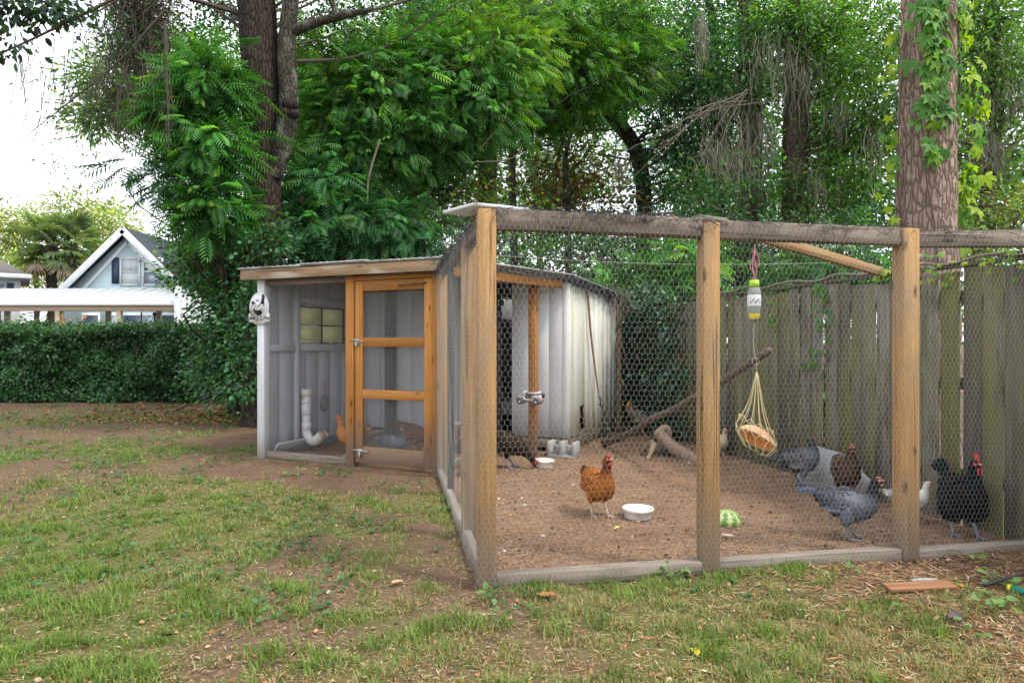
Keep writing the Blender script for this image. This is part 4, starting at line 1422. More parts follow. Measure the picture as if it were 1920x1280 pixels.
s3 = MB().tube(catmull([uu(3.7, 1.85, 3.15), uu(3.8, 1.3, 3.2), uu(3.9, .8, 3.3), uu(3.95, .5, 3.4), uu(3.98, .42, 3.42)], 20), .010, 6)
s3.ball(uu(3.96, .46, 3.41), (.02, .02, .06))
tag(s3.build('cord', M['strap'], None, True), 'thin brown cord slanting down past the far corner of the nest house', 'cord')

# pipe feeder
pf = thing('pipe_feeder', 'white plastic pipe feeder with upturned elbow on the grey coop wall', 'feeder', to_world(.16, .62, 0, COOP0, COOP_A), COOP_A)
MB().lathe([(.05, .28), (.05, .72), (.047, .722), (.047, .6)], 24).build('pipe', M['pvc'], pf, True)
for z0, z1 in ((.645, .735), (.56, .60), (.42, .56), (.25, .33)):
    MB().lathe([(.0505, z0), (.0575, z0 + .003), (.0575, z1 - .003), (.0505, z1)], 24).build('collar', M['pvc'], pf, True)
el = [(0, 0, .30)] + [(.12 - .12 * math.cos(a), -.02 * (1 - math.cos(a)), .24 - .12 * math.sin(a)) for a in np.linspace(0, R(140), 12)]
el.append((.29, -.05, .215))
V, F = tube(catmull(el, 26), np.r_[np.full(20, .054), np.full(6, .058)], 22, False)
MB().add(V, F).build('elbow', M['pvc'], pf, True)
V, F = tube([(.22, -.04, .158), (.285, -.05, .211)], [.046, .046], 18, True)
MB().add(V, F).build('feed', plain('feed_mash', (.45, .30, .2), .9), pf)

# wire treat ball on red cord
wb = thing('wire_whisk', 'small wire ball hanging on a red cord inside the coop', 'wire ball', to_world(.10, 1.02, .42, COOP0, COOP_A), COOP_A)
cg = MB()
for k in range(7):
    a = k * math.pi / 7
    cg.tube([(.05 * math.sin(q) * math.cos(a), .05 * math.sin(q) * math.sin(a), .1 - .1 * math.cos(q)) for q in np.linspace(0, 2 * math.pi, 18)], .002, 4)
cg.build('wire_cage', M['dark_wood'], wb)
MB().tube(catmull([(0, 0, .2), (.005, 0, .26), (-.008, 0, .32), (0, 0, .38)], 10), .004, 5).tube(catmull([(0, 0, .3), (.02, 0, .28), (.012, 0, .24)], 6), .003, 5).build('cord', M['comb_red'], wb)

# tub in the coop
tu = thing('plastic_tub', 'white plastic tub in the shade behind the door screen', 'tub', to_world(1.90, 1.25, 0, COOP0, COOP_A), COOP_A)
MB().lathe([(.001, .16), (.095, .16), (.1, .17), (.105, .33), (.113, .335), (.113, .345), (.1, .345), (.095, .2), (.001, .19)], 24).build('shell', M['plastic_white'], tu, True)
MB().lathe([(.11, .0), (.115, .0), (.09, .158), (.085, .158)], 20).build('stand', M['dark_wood'], tu)
# ledge under the back wall
# ------------------------------------------------------------------ sign
sg = thing('sign', 'white oval coop sign with black hen silhouette and lettering', 'sign', to_world(.05, -.012, 1.475, COOP0, COOP_A), COOP_A)
sg.scale = (1.2, 1.2, 1.2)
Ms = np.array([[1, 0, 0, 0], [0, 0, -1, 0], [0, 1, 0, 0], [0, 0, 0, 1.0]])
ov = [(.117 * math.cos(a), .172 + .135 * math.sin(a)) for a in np.linspace(R(-25), R(205), 36)]
ov = ov + [(-.106, .115), (-.125, .115), (-.125, .035), (-.062, .035)] + [(.07 * math.cos(a), .035 + .028 * math.sin(a)) for a in np.linspace(R(190), R(350), 10)] + [(.062, .035), (.125, .035), (.125, .115), (.106, .115)]
MB().poly(ov, .008, Ms).build('board', M['sign_white'], sg)
hen = [(-.088, .232), (-.062, .228), (-.045, .205), (-.02, .188), (.005, .19), (.022, .215), (.03, .25), (.036, .268), (.03, .275), (.042, .292), (.05, .285), (.058, .292), (.064, .278), (.075, .262), (.066, .256), (.068, .238), (.06, .235),
       (.066, .21), (.066, .17), (.058, .14), (.04, .115), (.018, .098), (-.012, .095), (-.035, .105), (-.06, .13), (-.075, .16), (-.078, .19), (-.092, .212)]
Mh = Ms.copy()
Mh[1, 3] = -.0085
MB().poly(hen, .0015, Mh).build('hen_emblem', M['sign_black'], sg)
lgs = MB()
for x0, x1 in ((-.012, -.022), (.016, .03)):
    lgs.bar((x0, -.0092, .098), (x1, -.0092, .058), .007, .0015)
    lgs.bar((x1, -.0092, .058), (x1 + .016, -.0092, .050), .006, .0015)
    lgs.bar((x1, -.0092, .058), (x1 - .012, -.0092, .050), .006, .0015)
lgs.build('hen_legs', M['sign_black'], sg)


def text(body, x, z, size, mat, y, shear=.25, bold=.0):
    cu = bpy.data.curves.new('lettering', 'FONT')
    cu.body = body
    cu.size = size
    cu.shear = shear
    cu.align_x = 'CENTER'
    cu.extrude = .0006
    cu.offset = bold
    cu.resolution_u = 3
    tmp = bpy.data.objects.new('lettering_curve', cu)
    C.objects.link(tmp)
    dg = bpy.context.evaluated_depsgraph_get()
    me = bpy.data.meshes.new_from_object(tmp.evaluated_get(dg))
    bpy.data.objects.remove(tmp)
    me.materials.clear()
    o = put('lettering', me, mat, sg)
    o.location = (x, y, z)
    o.rotation_euler = (R(90), 0, 0)
    return o


text('Fluffy', -.006, .147, .072, M['sign_white'], -.0112, .3, .0018)
text('The', -.022, .225, .03, M['sign_black'], -.0092, .3)
text('Butt', -.086, .058, .044, M['sign_black'], -.0092, .35, .0008)
text('Hut', .086, .058, .044, M['sign_black'], -.0092, .35, .0008)
MB().lathe([(.001, .003), (.004, .002), (.005, 0)], 10, Matrix.Translation((0, -.009, .292)) @ Matrix.Rotation(R(90), 4, 'X')).build('screw', M['steel'], sg)


# ------------------------------------------------------------------ houses beyond the hedge
t = NT('lap_siding')
gz_ = t.n('SeparateXYZ', {0: t.n('TexCoord').outputs['Object']}).outputs[2]
sw = t.math('FRACT', t.math('MULTIPLY', gz_, 7.0))
t.p(Base_Color=t.mix(t.noise(t.coords((1, 1, 6)), 2.0, 3), (.42, .55, .60), (.48, .61, .65)), Roughness=.6)
t.bump(sw, 1.0, .03)
M['siding'] = t.m
t = NT('white_siding')
gz_ = t.n('SeparateXYZ', {0: t.n('TexCoord').outputs['Object']}).outputs[2]
t.p(Base_Color=(.62, .65, .67), Roughness=.6)
t.bump(t.math('FRACT', t.math('MULTIPLY', gz_, 6.0)), 1.0, .03)
M['siding_white'] = t.m
M['trim'] = plain('white_trim', (.60, .63, .65), .5, 0, .04, 4)
M['shutter'] = plain('navy_shutter', (.03, .05, .09), .5, 0, .1, 4)
M['shingle'] = plain('dark_shingles', (.075, .085, .105), .9, 0, .25, 12, .5)
M['shingle_grey'] = plain('grey_shingles', (.24, .23, .22), .9, 0, .2, 12, .5)
M['porch_roof'] = plain('white_porch_roof', (.50, .53, .57), .4, 0, .05, 2)
M['beige'] = plain('beige_wood', (.42, .34, .24), .7, 0, .1, 5)
M['glass'] = NT('window_glass').p(Base_Color=(.30, .37, .42), Roughness=.12, Metallic=.3).m
M['blind'] = plain('window_blind', (.50, .55, .56), .6)

hs = thing('gabled_house', 'pale blue gabled house with dark roof and paired window under the peak', 'house', (-17.6, 30, 0), 0)
pk, ev, hw = 6.32, 3.45, 2.95
M2 = np.array([[1, 0, 0, 0], [0, 0, -1, 0], [0, 1, 0, 0], [0, 0, 0, 1.0]])
g = MB().poly([(-hw, 0), (hw, 0), (hw, ev), (0, pk - .1), (-hw, ev)], -9.0, M2)
g.build('wall', M['siding'], hs)
for sd in (-1, 1):
    a, b = np.array([sd * (hw + .35), 0, ev - .36]), np.array([0, 0, pk])
    rf = MB()
    o3 = np.array([0, 0, .16])
    V = np.array([a + (0, -.45, 0), b + (0, -.45, 0), b + (0, 9.3, 0), a + (0, 9.3, 0)])
    V = np.concatenate([V, V + o3])
    rf.add(V, [np.array([[0, 1, 2, 3], [4, 5, 6, 7], [0, 1, 5, 4], [1, 2, 6, 5], [2, 3, 7, 6], [3, 0, 4, 7]])])
    rf.build('roof', M['shingle'], hs)
    board('rake_trim', a + (0, -.48, .0), b + (-sd * .02, -.48, .02), .30, .05, M['trim'], hs, (0, 0, 1))
    board('rake_trim', a + (sd * -.6, -.03, -.1), b + (0, -.03, -.42), .16, .04, M['trim'], hs, (0, 0, 1))
for sd in (-1, 1):
    x = sd * .52 + .62
    w_f = MB()
    w_f.box(x - .47, x - .39, -.06, -.005, 3.85, 5.15).box(x + .39, x + .47, -.06, -.005, 3.85, 5.15).box(x - .39, x + .39, -.06, -.005, 5.07, 5.15).box(x - .39, x + .39, -.07, -.005, 3.85, 3.93)
    w_f.box(x - .39, x + .39, -.05, -.005, 4.47, 4.52).box(x - .015, x + .015, -.045, -.005, 4.52, 5.07)
    wf = w_f.build('window', M['trim'], hs)
    MB().box(x - .39, x + .39, -.02, -.004, 3.93, 4.47).build('pane', M['glass'] if sd > 0 else M['blind'], wf)
    MB().box(x - .39, x + .39, -.021, -.005, 4.52, 5.07).build('pane', M['blind'], wf)
    xs_ = .62 + sd * 1.2
    sh_ = MB().box(xs_ - .16, xs_ + .16, -.05, -.005, 3.95, 5.15)
    sh_.build('shutter', M['shutter'], hs)
MB().box(-2.4, -1.9, 3, 5, 4.6, 6.0).build('dormer', M['shingle'], hs)
for x, w, mt in ((-1.7, .35, 'shutter'), (-.7, .28, 'glass'), (.2, .4, 'shutter'), (.95, .3, 'glass'), (1.75, .55, 'shutter'), (2.6, .3, 'shutter')):
    d_ = MB().box(x - w - .06, x + w + .06, -.05, -.002, .3, 2.62).build('door_frame', M['trim'], hs)
    MB().box(x - w, x + w, -.06, -.04, .35, 2.5).build('panel', M[mt], d_)

h2 = thing('grey_roof_house', 'white house with grey roof cut by the left edge of the picture', 'house', (-23.3, 31, 0), R(37))
MB().box(-9, 0, 0, 7, 0, 4.45).build('wall', M['siding_white'], h2)
MB().add([(-9.5, -.45, 4.4), (.4, -.45, 4.4), (.4, 7.4, 4.4), (-9.5, 7.4, 4.4), (-6, 3.5, 7.0), (-3.5, 3.5, 7.0)], [np.array([[0, 1, 5, 4], [2, 3, 4, 5], [3, 2, 1, 0]]), np.array([[1, 2, 5], [3, 0, 4]])]).build('roof', M['shingle_grey'], h2)
board('fascia', (-9.5, -.48, 4.36), (.4, -.48, 4.36), .2, .04, M['trim'], h2, (0, 0, 1))
wf = MB().box(-1.75, -.55, -.06, -.004, 2.85, 4.05).build('window', M['trim'], h2)
for x in (-1.44, -.86):
    for z in (3.17, 3.73):
        MB().box(x - .25, x + .25, -.07, -.05, z - .25, z + .25).build('pane', M['glass'], wf)
MB().box(-.50, -.25, -.05, -.004, 2.85, 4.05).build('shutter', M['shutter'], h2)
h3 = thing('small_house', 'small tan house with pale roof far behind the palms', 'house', (-27.5, 43, 0), 0)
MB().box(-3, 3, 0, 5, 0, 3.6).build('wall', M['beige'], h3)
MB().add([(-3.4, -.4, 3.5), (3.4, -.4, 3.5), (3.4, 5.4, 3.5), (-3.4, 5.4, 3.5), (-2, 2.5, 5.2), (2, 2.5, 5.2)], [np.array([[0, 1, 5, 4], [2, 3, 4, 5]]), np.array([[1, 2, 5], [3, 0, 4]])]).build('roof', M['shingle_grey'], h3)

wk = thing('covered_walkway', 'long covered walkway with white ribbed roof on beige posts behind the hedge', 'walkway', (-16, 23.5, 0), R(-1.5))
rf = MB()
V = np.array([(-10, 0, 2.68), (4.1, 0, 2.68), (4.1, 2.6, 3.42), (-10, 2.6, 3.42)])
V = np.concatenate([V - (0, 0, .05), V])
rf.add(V, [np.array([[0, 1, 2, 3], [4, 5, 6, 7], [0, 1, 5, 4], [1, 2, 6, 5], [2, 3, 7, 6], [3, 0, 4, 7]])])
V2 = np.array([(-10, 2.6, 3.42), (4.1, 2.6, 3.42), (4.1, 5.2, 2.68), (-10, 5.2, 2.68)])
rf.add(np.concatenate([V2 - (0, 0, .05), V2]), [np.array([[0, 1, 2, 3], [4, 5, 6, 7], [0, 1, 5, 4], [1, 2, 6, 5], [2, 3, 7, 6], [3, 0, 4, 7]])])
rf.build('roof_sheet', M['porch_roof'], wk)
for x in np.arange(-9.7, 4.1, .48):
    board('roof_rib', (x, -.01, 2.70), (x, 2.6, 3.44), .03, .012, M['porch_roof'], wk)
board('eave_trim', (-10, -.03, 2.64), (4.1, -.03, 2.64), .10, .04, M['trim'], wk, (0, 0, 1))
board('beam', (-10, .12, 2.50), (4.1, .12, 2.50), .2, .12, M['beige'], wk, (0, 0, 1))
for x in np.arange(-9.4, 4.2, 2.25):
    board('post', (x, .12, 0), (x, .12, 2.40), .16, .14, M['beige'], wk)
    board('post', (x + .9, 5.0, 0), (x + .9, 5.0, 2.62), .18, .16, M['trim'], wk)
sw_ = thing('board_wall', 'white vertical board wall at the right end of the walkway', 'wall', (-11.75, 23.4, 0), R(-1.5))
sw_['kind'] = 'thing'
for k in range(9):
    board('plank', (k * .2, 0, 0), (k * .2, 0, 3.05 - .06 * k), .19, .03, M['trim'], sw_, (1, 0, 0), .004)
board('corner_post', (-.2, -.03, 0), (-.2, -.03, 3.3), .2, .14, M['trim'], sw_)

# ------------------------------------------------------------------ palms
def palm(label, px, py, Y, seed):
    r = np.random.default_rng(seed)
    top = P(px, py, Y)
    root = thing('palmetto_palm', label, 'palm', (top[0], Y, 0), 0, 'palms beside the gabled house')
    h = top[2]
    V, F = trunk_mesh([(0, 0, 0), (.05, 0, h * .5), (0, 0, h)], (.22, .24, .3), 14, .2, .05, (6, 5))
    MB().add(V, F).build('trunk', M['bark_far'], root, True)
    fm = MB()
    for k in range(46):
        az = r.random() * 6.283
        el = R(r.uniform(-55, 75))
        d = np.array([math.cos(az) * math.cos(el), math.sin(az) * math.cos(el), math.sin(el)])
        st = np.array([0, 0, h - .1]) + d * .2
        L = r.uniform(.9, 1.4)
        hub = st + d * L + np.array([0, 0, -.15 * math.cos(el)])
        fm.tube([st, (st + hub) / 2 + np.array([0, 0, .05]), hub], .02, 4, np.array((.12, .16, .06)))
        nb = 18
        sidev = norm(np.cross(d, np.array([.01, 0, 1.0])))
        upv = np.cross(sidev, d)
        a = np.linspace(-1.9, 1.9, nb)
        dirs = np.cos(a)[:, None] * d + np.sin(a)[:, None] * sidev + np.array([0, 0, -.3]) + .12 * upv
        nr = np.tile(upv, (nb, 1)) + .3 * r.normal(size=(nb, 3))
        brown = el < R(-35)
        V, F, idx = instance(leaf_template(.09, .02, .28), np.tile(hub, (nb, 1)), dirs, nr, r.uniform(.65, 1.0))
        col = np.array((.28, .23, .2) if brown else (.22, .30, .17)) * r.uniform(.7, 1.35)
        fm.add(V, F, col)
    fm.build('crown', M['leaf'], root)


palm('palmetto palm with fan fronds standing left of its twin', 96, 462, 36, 3)
palm('palmetto palm with brown dead fronds nearer the house gable', 133, 452, 37, 4)

# ------------------------------------------------------------------ trees
GREEN = (.040, .105, .024)
DEEP = (.026, .072, .026)
BLUEG = (.030, .088, .042)
LIGHT = (.085, .155, .032)
YEL = (.14, .19, .035)

# big oak by the coop
ob = G(492, 772)
ob = np.array([-3.83, 10.2, 0])
make_tree('oak_tree', 'massive dark barked oak trunk with grey fork rising behind the coop', 'tree', ob,
          [P(492, 420, 10.2), P(490, 180, 10.2), P(478, -60, 10.2), P(470, -330, 10.2)], (.33, .275, .285, .275, .24), 'bark_oak',
          [dict(name='crown', ells=[Bp(390, 20, 11.5, 120, 70), Bp(600, 40, 11.5, 130, 60), Bp(330, -60, 11, 160, 60), Bp(760, -20, 11.5, 180, 60)], n_clump=230, per=34, tmpl=ROUND, size=.062, tint=DEEP, clump_r=.34, seed=21, mat='leaf_gloss')],
          sides=40, step=.06, amp=.022, freq=(11, 3.2), limb_every=12)
oak = [o for o in S.objects if o.name == 'oak_tree'][0]
V, F = trunk_mesh(np.array([P(512, 330, 10.15), P(530, 270, 10.1), P(541, 190, 10.1), P(538, 90, 10.1), P(548, -40, 10.1), P(552, -200, 10.1)]) - ob, (.13, .165, .15, .135, .12, .11), 30, .06, .012, (8, 2.5))
MB().add(V, F).build('fork', M['bark_grey'], oak, True)
V, F = trunk_mesh(np.array([P(540, 62, 10.1), P(590, 44, 10.0), P(640, 30, 9.9), P(700, 18, 9.8)]) - ob, (.085, .07, .05, .035), 12, .1, .005)
MB().add(V, F).build('limb', M['bark_grey'], oak, True)
V, F = trunk_mesh(np.array([P(634, 30, 9.9), P(622, 5, 9.9), P(616, -30, 9.9)]) - ob, (.05, .045, .04), 10, .1, .003)
MB().add(V, F).build('limb', M['bark_grey'], oak, True)
kn = MB()
for c, rr in (((545, 196), .13), ((552, 214), .10), ((535, 212), .12)):
    kn.ball(P(c[0], c[1], 9.98) - ob, (rr, rr * .8, rr * .75), 14, 9)
kn.build('knot', M['bark_oak'], oak, True)

make_tree('compound_leaf_tree', 'bright feathery leaved young tree in front of the big oak trunk', 'tree', (-4.75, 11.3, 0),
          [P(425, 560, 10.9), P(410, 420, 9.9), P(390, 250, 9.3), P(390, 100, 9.2)], (.07, .06, .045, .02), 'bark_grey',
          [dict(name='crown', ells=[Bp(385, 160, 9.3, 40, 55), Bp(388, 280, 9.3, 38, 60), Bp(348, 225, 9.4, 34, 36), Bp(398, 400, 9.4, 34, 36)], n_clump=150, per=13, tmpl=FROND, size=.31, tint=(.040, .125, .024), clump_r=.26, seed=31, yellow=.12, droop=.35),
           dict(name='spray', ells=[Bp(290, 330, 9.3, 60, 12), Bp(250, 310, 9.2, 45, 10), Bp(270, 385, 9.3, 40, 8), Bp(350, 345, 9.3, 30, 40)], n_clump=26, per=6, tmpl=FROND, size=.31, tint=BLUEG, clump_r=.26, seed=32, droop=.3, limb_every=2)], limb_r=.02)

make_tree('compound_leaf_tree', 'wide feathery leaved tree filling the gap right of the oak', 'tree', (-2.2, 12.2, 0),
          [P(690, 380, 12), P(705, 250, 12), P(760, 100, 12)], (.07, .06, .05, .02), 'bark_grey',
          [dict(name='crown', ells=[Bp(700, 190, 11.8, 130, 90), Bp(820, 150, 12, 130, 80), Bp(660, 300, 11.6, 110, 60), Bp(760, 260, 12, 120, 70), Bp(890, 210, 12, 100, 60)], n_clump=560, per=12, tmpl=FROND, size=.31, tint=(.045, .125, .026), clump_r=.38, seed=41, yellow=.10, droop=.35),
           dict(name='inner_leaves', ells=[Bp(700, 200, 12.6, 200, 130), Bp(840, 180, 12.8, 150, 110), Bp(680, 350, 12.4, 150, 90)], n_clump=260, per=34, tmpl=LEAF, size=.10, tint=(.05, .115, .022), clump_r=.4, seed=43, yellow=.25, limb_every=0),
           dict(name='crown', ells=[Bp(620, 110, 12.5, 80, 70), Bp(590, 230, 12.5, 60, 80), Bp(930, 100, 12.5, 110, 80)], n_clump=230, per=11, tmpl=FROND, size=.31, tint=(.075, .16, .03), clump_r=.34, seed=42, yellow=.25)], limb_r=.022)
make_tree('compound_leaf_tree', 'low feathery sapling arching over the coop roof', 'tree', (-3.0, 11.3, 0),
          [P(620, 420, 11.2), P(625, 340, 11.1)], (.05, .04, .02), 'bark_grey',
          [dict(name='crown', ells=[Bp(600, 345, 11, 80, 40), Bp(640, 420, 11, 110, 40), Bp(560, 430, 10.9, 60, 50), Bp(740, 430, 11.2, 80, 40)], n_clump=190, per=12, tmpl=FROND, size=.31, tint=(.038, .115, .036), clump_r=.3, seed=51, droop=.4, yellow=.05),
           dict(name='undergrowth', ells=[Bp(700, 470, 11.4, 160, 40), Bp(560, 490, 11, 80, 30)], n_clump=110, per=30, tmpl=LEAF, size=.09, tint=DEEP, clump_r=.3, seed=52)], limb_r=.018)
make_tree('tall_hardwood', 'tall broad tree with bright compound leaves above the corner post', 'tree', (.2, 15.5, 0),
          [P(960, 300, 15.5), P(985, 130, 15.3), P(1060, 20, 15), P(1120, -90, 15)], (.10, .09, .075, .06, .04), 'bark_grey',
          [dict(name='crown', ells=[Bp(960, 40, 14.5, 190, 90), Bp(1060, 130, 14.9, 140, 80), Bp(870, 60, 14.8, 140, 80), Bp(1000, 200, 15.2, 150, 60), Bp(1150, 40, 15.4, 110, 70), Bp(1190, 130, 15.6, 60, 60)], n_clump=620, per=11, tmpl=FROND_S, size=.30, tint=(.055, .14, .022), clump_r=.40, seed=61, yellow=.14, droop=.3)], limb_r=.025, limb_every=9)
make_tree('live_oak', 'dark crooked live oak with a curved limb over the nest house', 'tree', (3.35, 17.5, 0),
          [P(1208, 400, 17.4), P(1195, 290, 17.3), P(1165, 240, 17.2), P(1115, 212, 17.1), P(1060, 240, 17), P(1020, 245, 17)], (.24, .20, .2, .18, .14, .10, .05), 'bark_oak',
          [dict(name='crown', ells=[Bp(1200, 130, 17, 150, 110), Bp(1290, 250, 17, 120, 90), Bp(1250, 340, 17, 110, 60), Bp(1100, 180, 17.5, 110, 60)], n_clump=330, per=34, tmpl=LEAF, size=.125, tint=DEEP, clump_r=.42, seed=71, mat='leaf_gloss'),
           dict(name='crown', ells=[Bp(1340, 120, 16.6, 110, 110)], n_clump=110, per=34, tmpl=LEAF, size=.125, tint=BLUEG, clump_r=.42, seed=72)],
          sides=14, step=.2, amp=.02, limb_every=10)
make_tree('magnolia_tree', 'brown and yellow leaved magnolia thin enough to show sky behind the run', 'tree', (1.4, 16, 0),
          [P(1065, 400, 16), P(1060, 300, 16), P(1080, 220, 16)], (.09, .08, .06, .03), 'bark_grey',
          [dict(name='crown', ells=[Bp(1060, 320, 16, 110, 70), Bp(1010, 370, 16, 80, 50), Bp(1130, 380, 16, 80, 60)], n_clump=120, per=14, tmpl=ROUND, size=.13, tint=(.06, .08, .018), clump_r=.4, seed=81, yellow=.3, brown=((.15, .075, .02), .5), mat='leaf_gloss')], limb_every=4, limb_r=.03)
make_tree('tall_pine', 'tall straight trunk hung with grey moss behind the second post', 'tree', (P(1408, 600, 16)[0], 16, 0),
          [P(1408, 300, 16), P(1404, 0, 16), P(1403, -200, 16)], (.29, .27, .25, .22), 'bark_far',
          [dict(name='crown', ells=[Bp(1430, 60, 15.2, 90, 70), Bp(1370, 160, 15.2, 70, 60), Bp(1450, -40, 16, 160, 50), Bp(1430, 330, 14.2, 60, 40), Bp(1320, 350, 14.2, 70, 30)], n_clump=200, per=36, tmpl=LEAF, size=.12, tint=(.045, .11, .035), clump_r=.45, seed=91)], sides=18, step=.15, amp=.02, limb_every=8)
make_tree('tall_pine', 'thick dark trunk draped with moss between the middle and third posts', 'tree', (P(1490, 600, 15)[0], 15, 0),
          [P(1492, 300, 15), P(1496, 0, 15), P(1498, -200, 15)], (.31, .29, .27, .24), 'bark_far',
          [dict(name='crown', ells=[Bp(1560, 130, 14.6, 90, 70), Bp(1530, 40, 14.6, 110, 60), Bp(1610, 240, 14.6, 90, 80), Bp(1570, 350, 14.4, 110, 60)], n_clump=400, per=34, tmpl=LEAF, size=.115, tint=(.055, .125, .026), clump_r=.45, seed=92, yellow=.12)], sides=18, step=.15, amp=.02, limb_every=8)
make_tree('young_oak', 'slim leaning trunk between the live oak and mossy pines', 'tree', (P(1350, 600, 18)[0], 18, 0),
          [P(1348, 330, 18), P(1338, 60, 18), P(1330, 10, 18), P(1312, -40, 18)], (.14, .13, .12, .1, .08), 'bark_oak',
          [dict(name='crown', ells=[Bp(1270, 40, 18, 140, 70), Bp(1360, 230, 18, 90, 100), Bp(1380, 380, 18, 120, 60)], n_clump=330, per=34, tmpl=LEAF, size=.125, tint=(.036, .092, .028), clump_r=.5, seed=93)], limb_every=9)
make_tree('ivy_clad_tree', 'dark trunk wrapped in ivy above the coop roof ridge', 'tree', (P(915, 600, 14)[0], 14, 0),
          [P(915, 300, 14), P(930, 100, 14), P(935, -80, 14)], (.22, .2, .18, .14), 'bark_oak',
          [dict(name='crown', ells=[Bp(912, 330, 13.8, 34, 80), Bp(920, 430, 13.8, 40, 60), Bp(800, 370, 13.6, 100, 60)], n_clump=140, per=34, tmpl=LEAF, size=.09, tint=DEEP, clump_r=.28, seed=94, yellow=.05, mat='leaf_gloss')], limb_every=0)
make_tree('yellow_leaf_shrub', 'tall shrub with yellow orange leaf tips right of the oak trunk', 'shrub', (-1.6, 12.9, 0),
          [P(760, 420, 12.8), P(770, 330, 12.7)], (.05, .04, .02), 'bark_grey',
          [dict(name='crown', ells=[Bp(740, 345, 12.6, 90, 60), Bp(830, 310, 12.6, 90, 60), Bp(880, 390, 12.6, 80, 60)], n_clump=150, per=26, tmpl=LEAF, size=.11, tint=(.07, .12, .022), clump_r=.32, seed=95, yellow=.25, brown=((.30, .17, .025), .10), mat='leaf_gloss')], limb_every=4, limb_r=.016)

# right side: pine with creeper, mossy trees and shrubs beyond the fence
pb = np.array([4.13, 6.55, 0])
pine = make_tree('pine_tree', 'large reddish plated pine trunk with creeper just behind the fence', 'tree', pb,
                 [P(1736, 420, 6.55), P(1738, 150, 6.55), P(1742, -60, 6.55), P(1746, -400, 6.55)], (.34, .268, .246, .236, .225), 'bark_pine', [], sides=56, step=.028, amp=.016, freq=(8.5, 4.6))
make_tree('mossy_oak', 'pale green oak hung with moss at the right edge behind the pine', 'tree', (9.6, 13.5, 0),
          [P(1850, 400, 13.5), P(1870, 200, 13.5), P(1860, 0, 13.5)], (.16, .14, .12, .08), 'bark_grey',
          [dict(name='crown', ells=[Bp(1860, 120, 13.2, 90, 120), Bp(1900, 300, 13.2, 90, 80), Bp(1840, 30, 13.4, 100, 70), Bp(1680, 60, 13.6, 60, 60), Bp(1650, 180, 13.6, 50, 90)], n_clump=280, per=28, tmpl=LEAF, size=.125, tint=(.05, .105, .03), clump_r=.42, seed=96, yellow=.18)], limb_every=7)
make_tree('wild_shrub', 'yellow green shrub spilling over the fence top beyond the third post', 'shrub', (6.2, 8.0, 0),
          [P(1850, 560, 8), P(1860, 460, 8)], (.04, .03, .015), 'bark_grey',
          [dict(name='crown', ells=[Bp(1850, 470, 7.2, 90, 24), Bp(1890, 400, 8, 70, 60), Bp(1830, 420, 8.2, 50, 50)], n_clump=90, per=22, tmpl=LEAF, size=.075, tint=(.075, .125, .028), clump_r=.22, seed=97, yellow=.3, brown=((.14, .09, .05), .15)),
           dict(name='lower_leaves', ells=[Bp(1860, 640, 8, 110, 180)], n_clump=120, per=22, tmpl=LEAF, size=.09, tint=LIGHT, clump_r=.3, seed=98)], limb_every=3, limb_r=.012)
make_tree('wild_shrub', 'bright compound leaved shrub behind the fence left of the pine', 'shrub', (4.2, 8.8, 0),
          [P(1560, 560, 8.8), P(1580, 470, 8.8)], (.04, .03, .015), 'bark_grey',
          [dict(name='crown', ells=[Bp(1600, 500, 9, 110, 40), Bp(1500, 520, 9.2, 60, 40), Bp(1690, 520, 8.6, 60, 40)], n_clump=60, per=8, tmpl=FROND_S, size=.3, tint=(.04, .115, .03), clump_r=.26, seed=99),
           dict(name='lower_leaves', ells=[Bp(1600, 680, 8.8, 160, 150)], n_clump=170, per=22, tmpl=LEAF, size=.09, tint=LIGHT, clump_r=.3, seed=100)], limb_every=3, limb_r=.012)
make_tree('wild_shrub', 'bright green compound leaved shrub rising over the back of the run', 'shrub', (2.2, 11.6, 0),
          [P(1200, 600, 11.6), P(1210, 520, 11.5)], (.05, .04, .02), 'bark_grey',
          [dict(name='crown', ells=[Bp(1150, 530, 11.3, 60, 26), Bp(1240, 540, 11.2, 60, 40), Bp(1290, 490, 11, 50, 60), Bp(1200, 560, 11, 70, 24)], n_clump=100, per=9, tmpl=FROND_S, size=.32, tint=(.05, .135, .03), clump_r=.25, seed=101, yellow=.15)], limb_every=3, limb_r=.014)
iv = thing('ivy_bank', 'dark ivy smothering the far end of the fence behind the log', 'ivy', (1.95, 9.4, 0))
ib = np.array([1.95, 9.4, 0])
crown('foliage', [(np.array([fence_x(y_) - .06, y_, z_]) - ib, (.12, .40, .38)) for y_ in (8.75, 9.3, 9.9, 10.4) for z_ in (.35, .95, 1.55)] + [(np.array([fence_x(9.6) - .05, 9.6, 1.95]) - ib, (.2, .9, .15))], 260, 26, ROUND, .075, (.016, .045, .018), iv, 'leaf_gloss', .2, seed=102, yellow=.03)
make_tree('dark_shrub', 'dense dark evergreen shrubs massed behind the run above the fence', 'shrub', (3.0, 13.2, 0),
          [P(1400, 520, 13.2), P(1390, 420, 13.2)], (.06, .05, .02), 'bark_oak',
          [dict(name='crown', ells=[Bp(1320, 440, 13, 80, 80), Bp(1420, 480, 13, 90, 70), Bp(1540, 450, 13, 90, 70), Bp(1640, 450, 12.5, 80, 70), Bp(1100, 450, 13.4, 150, 50)], n_clump=300, per=30, tmpl=LEAF, size=.10, tint=(.022, .062, .022), clump_r=.36, seed=103, mat='leaf_gloss')], limb_every=6)

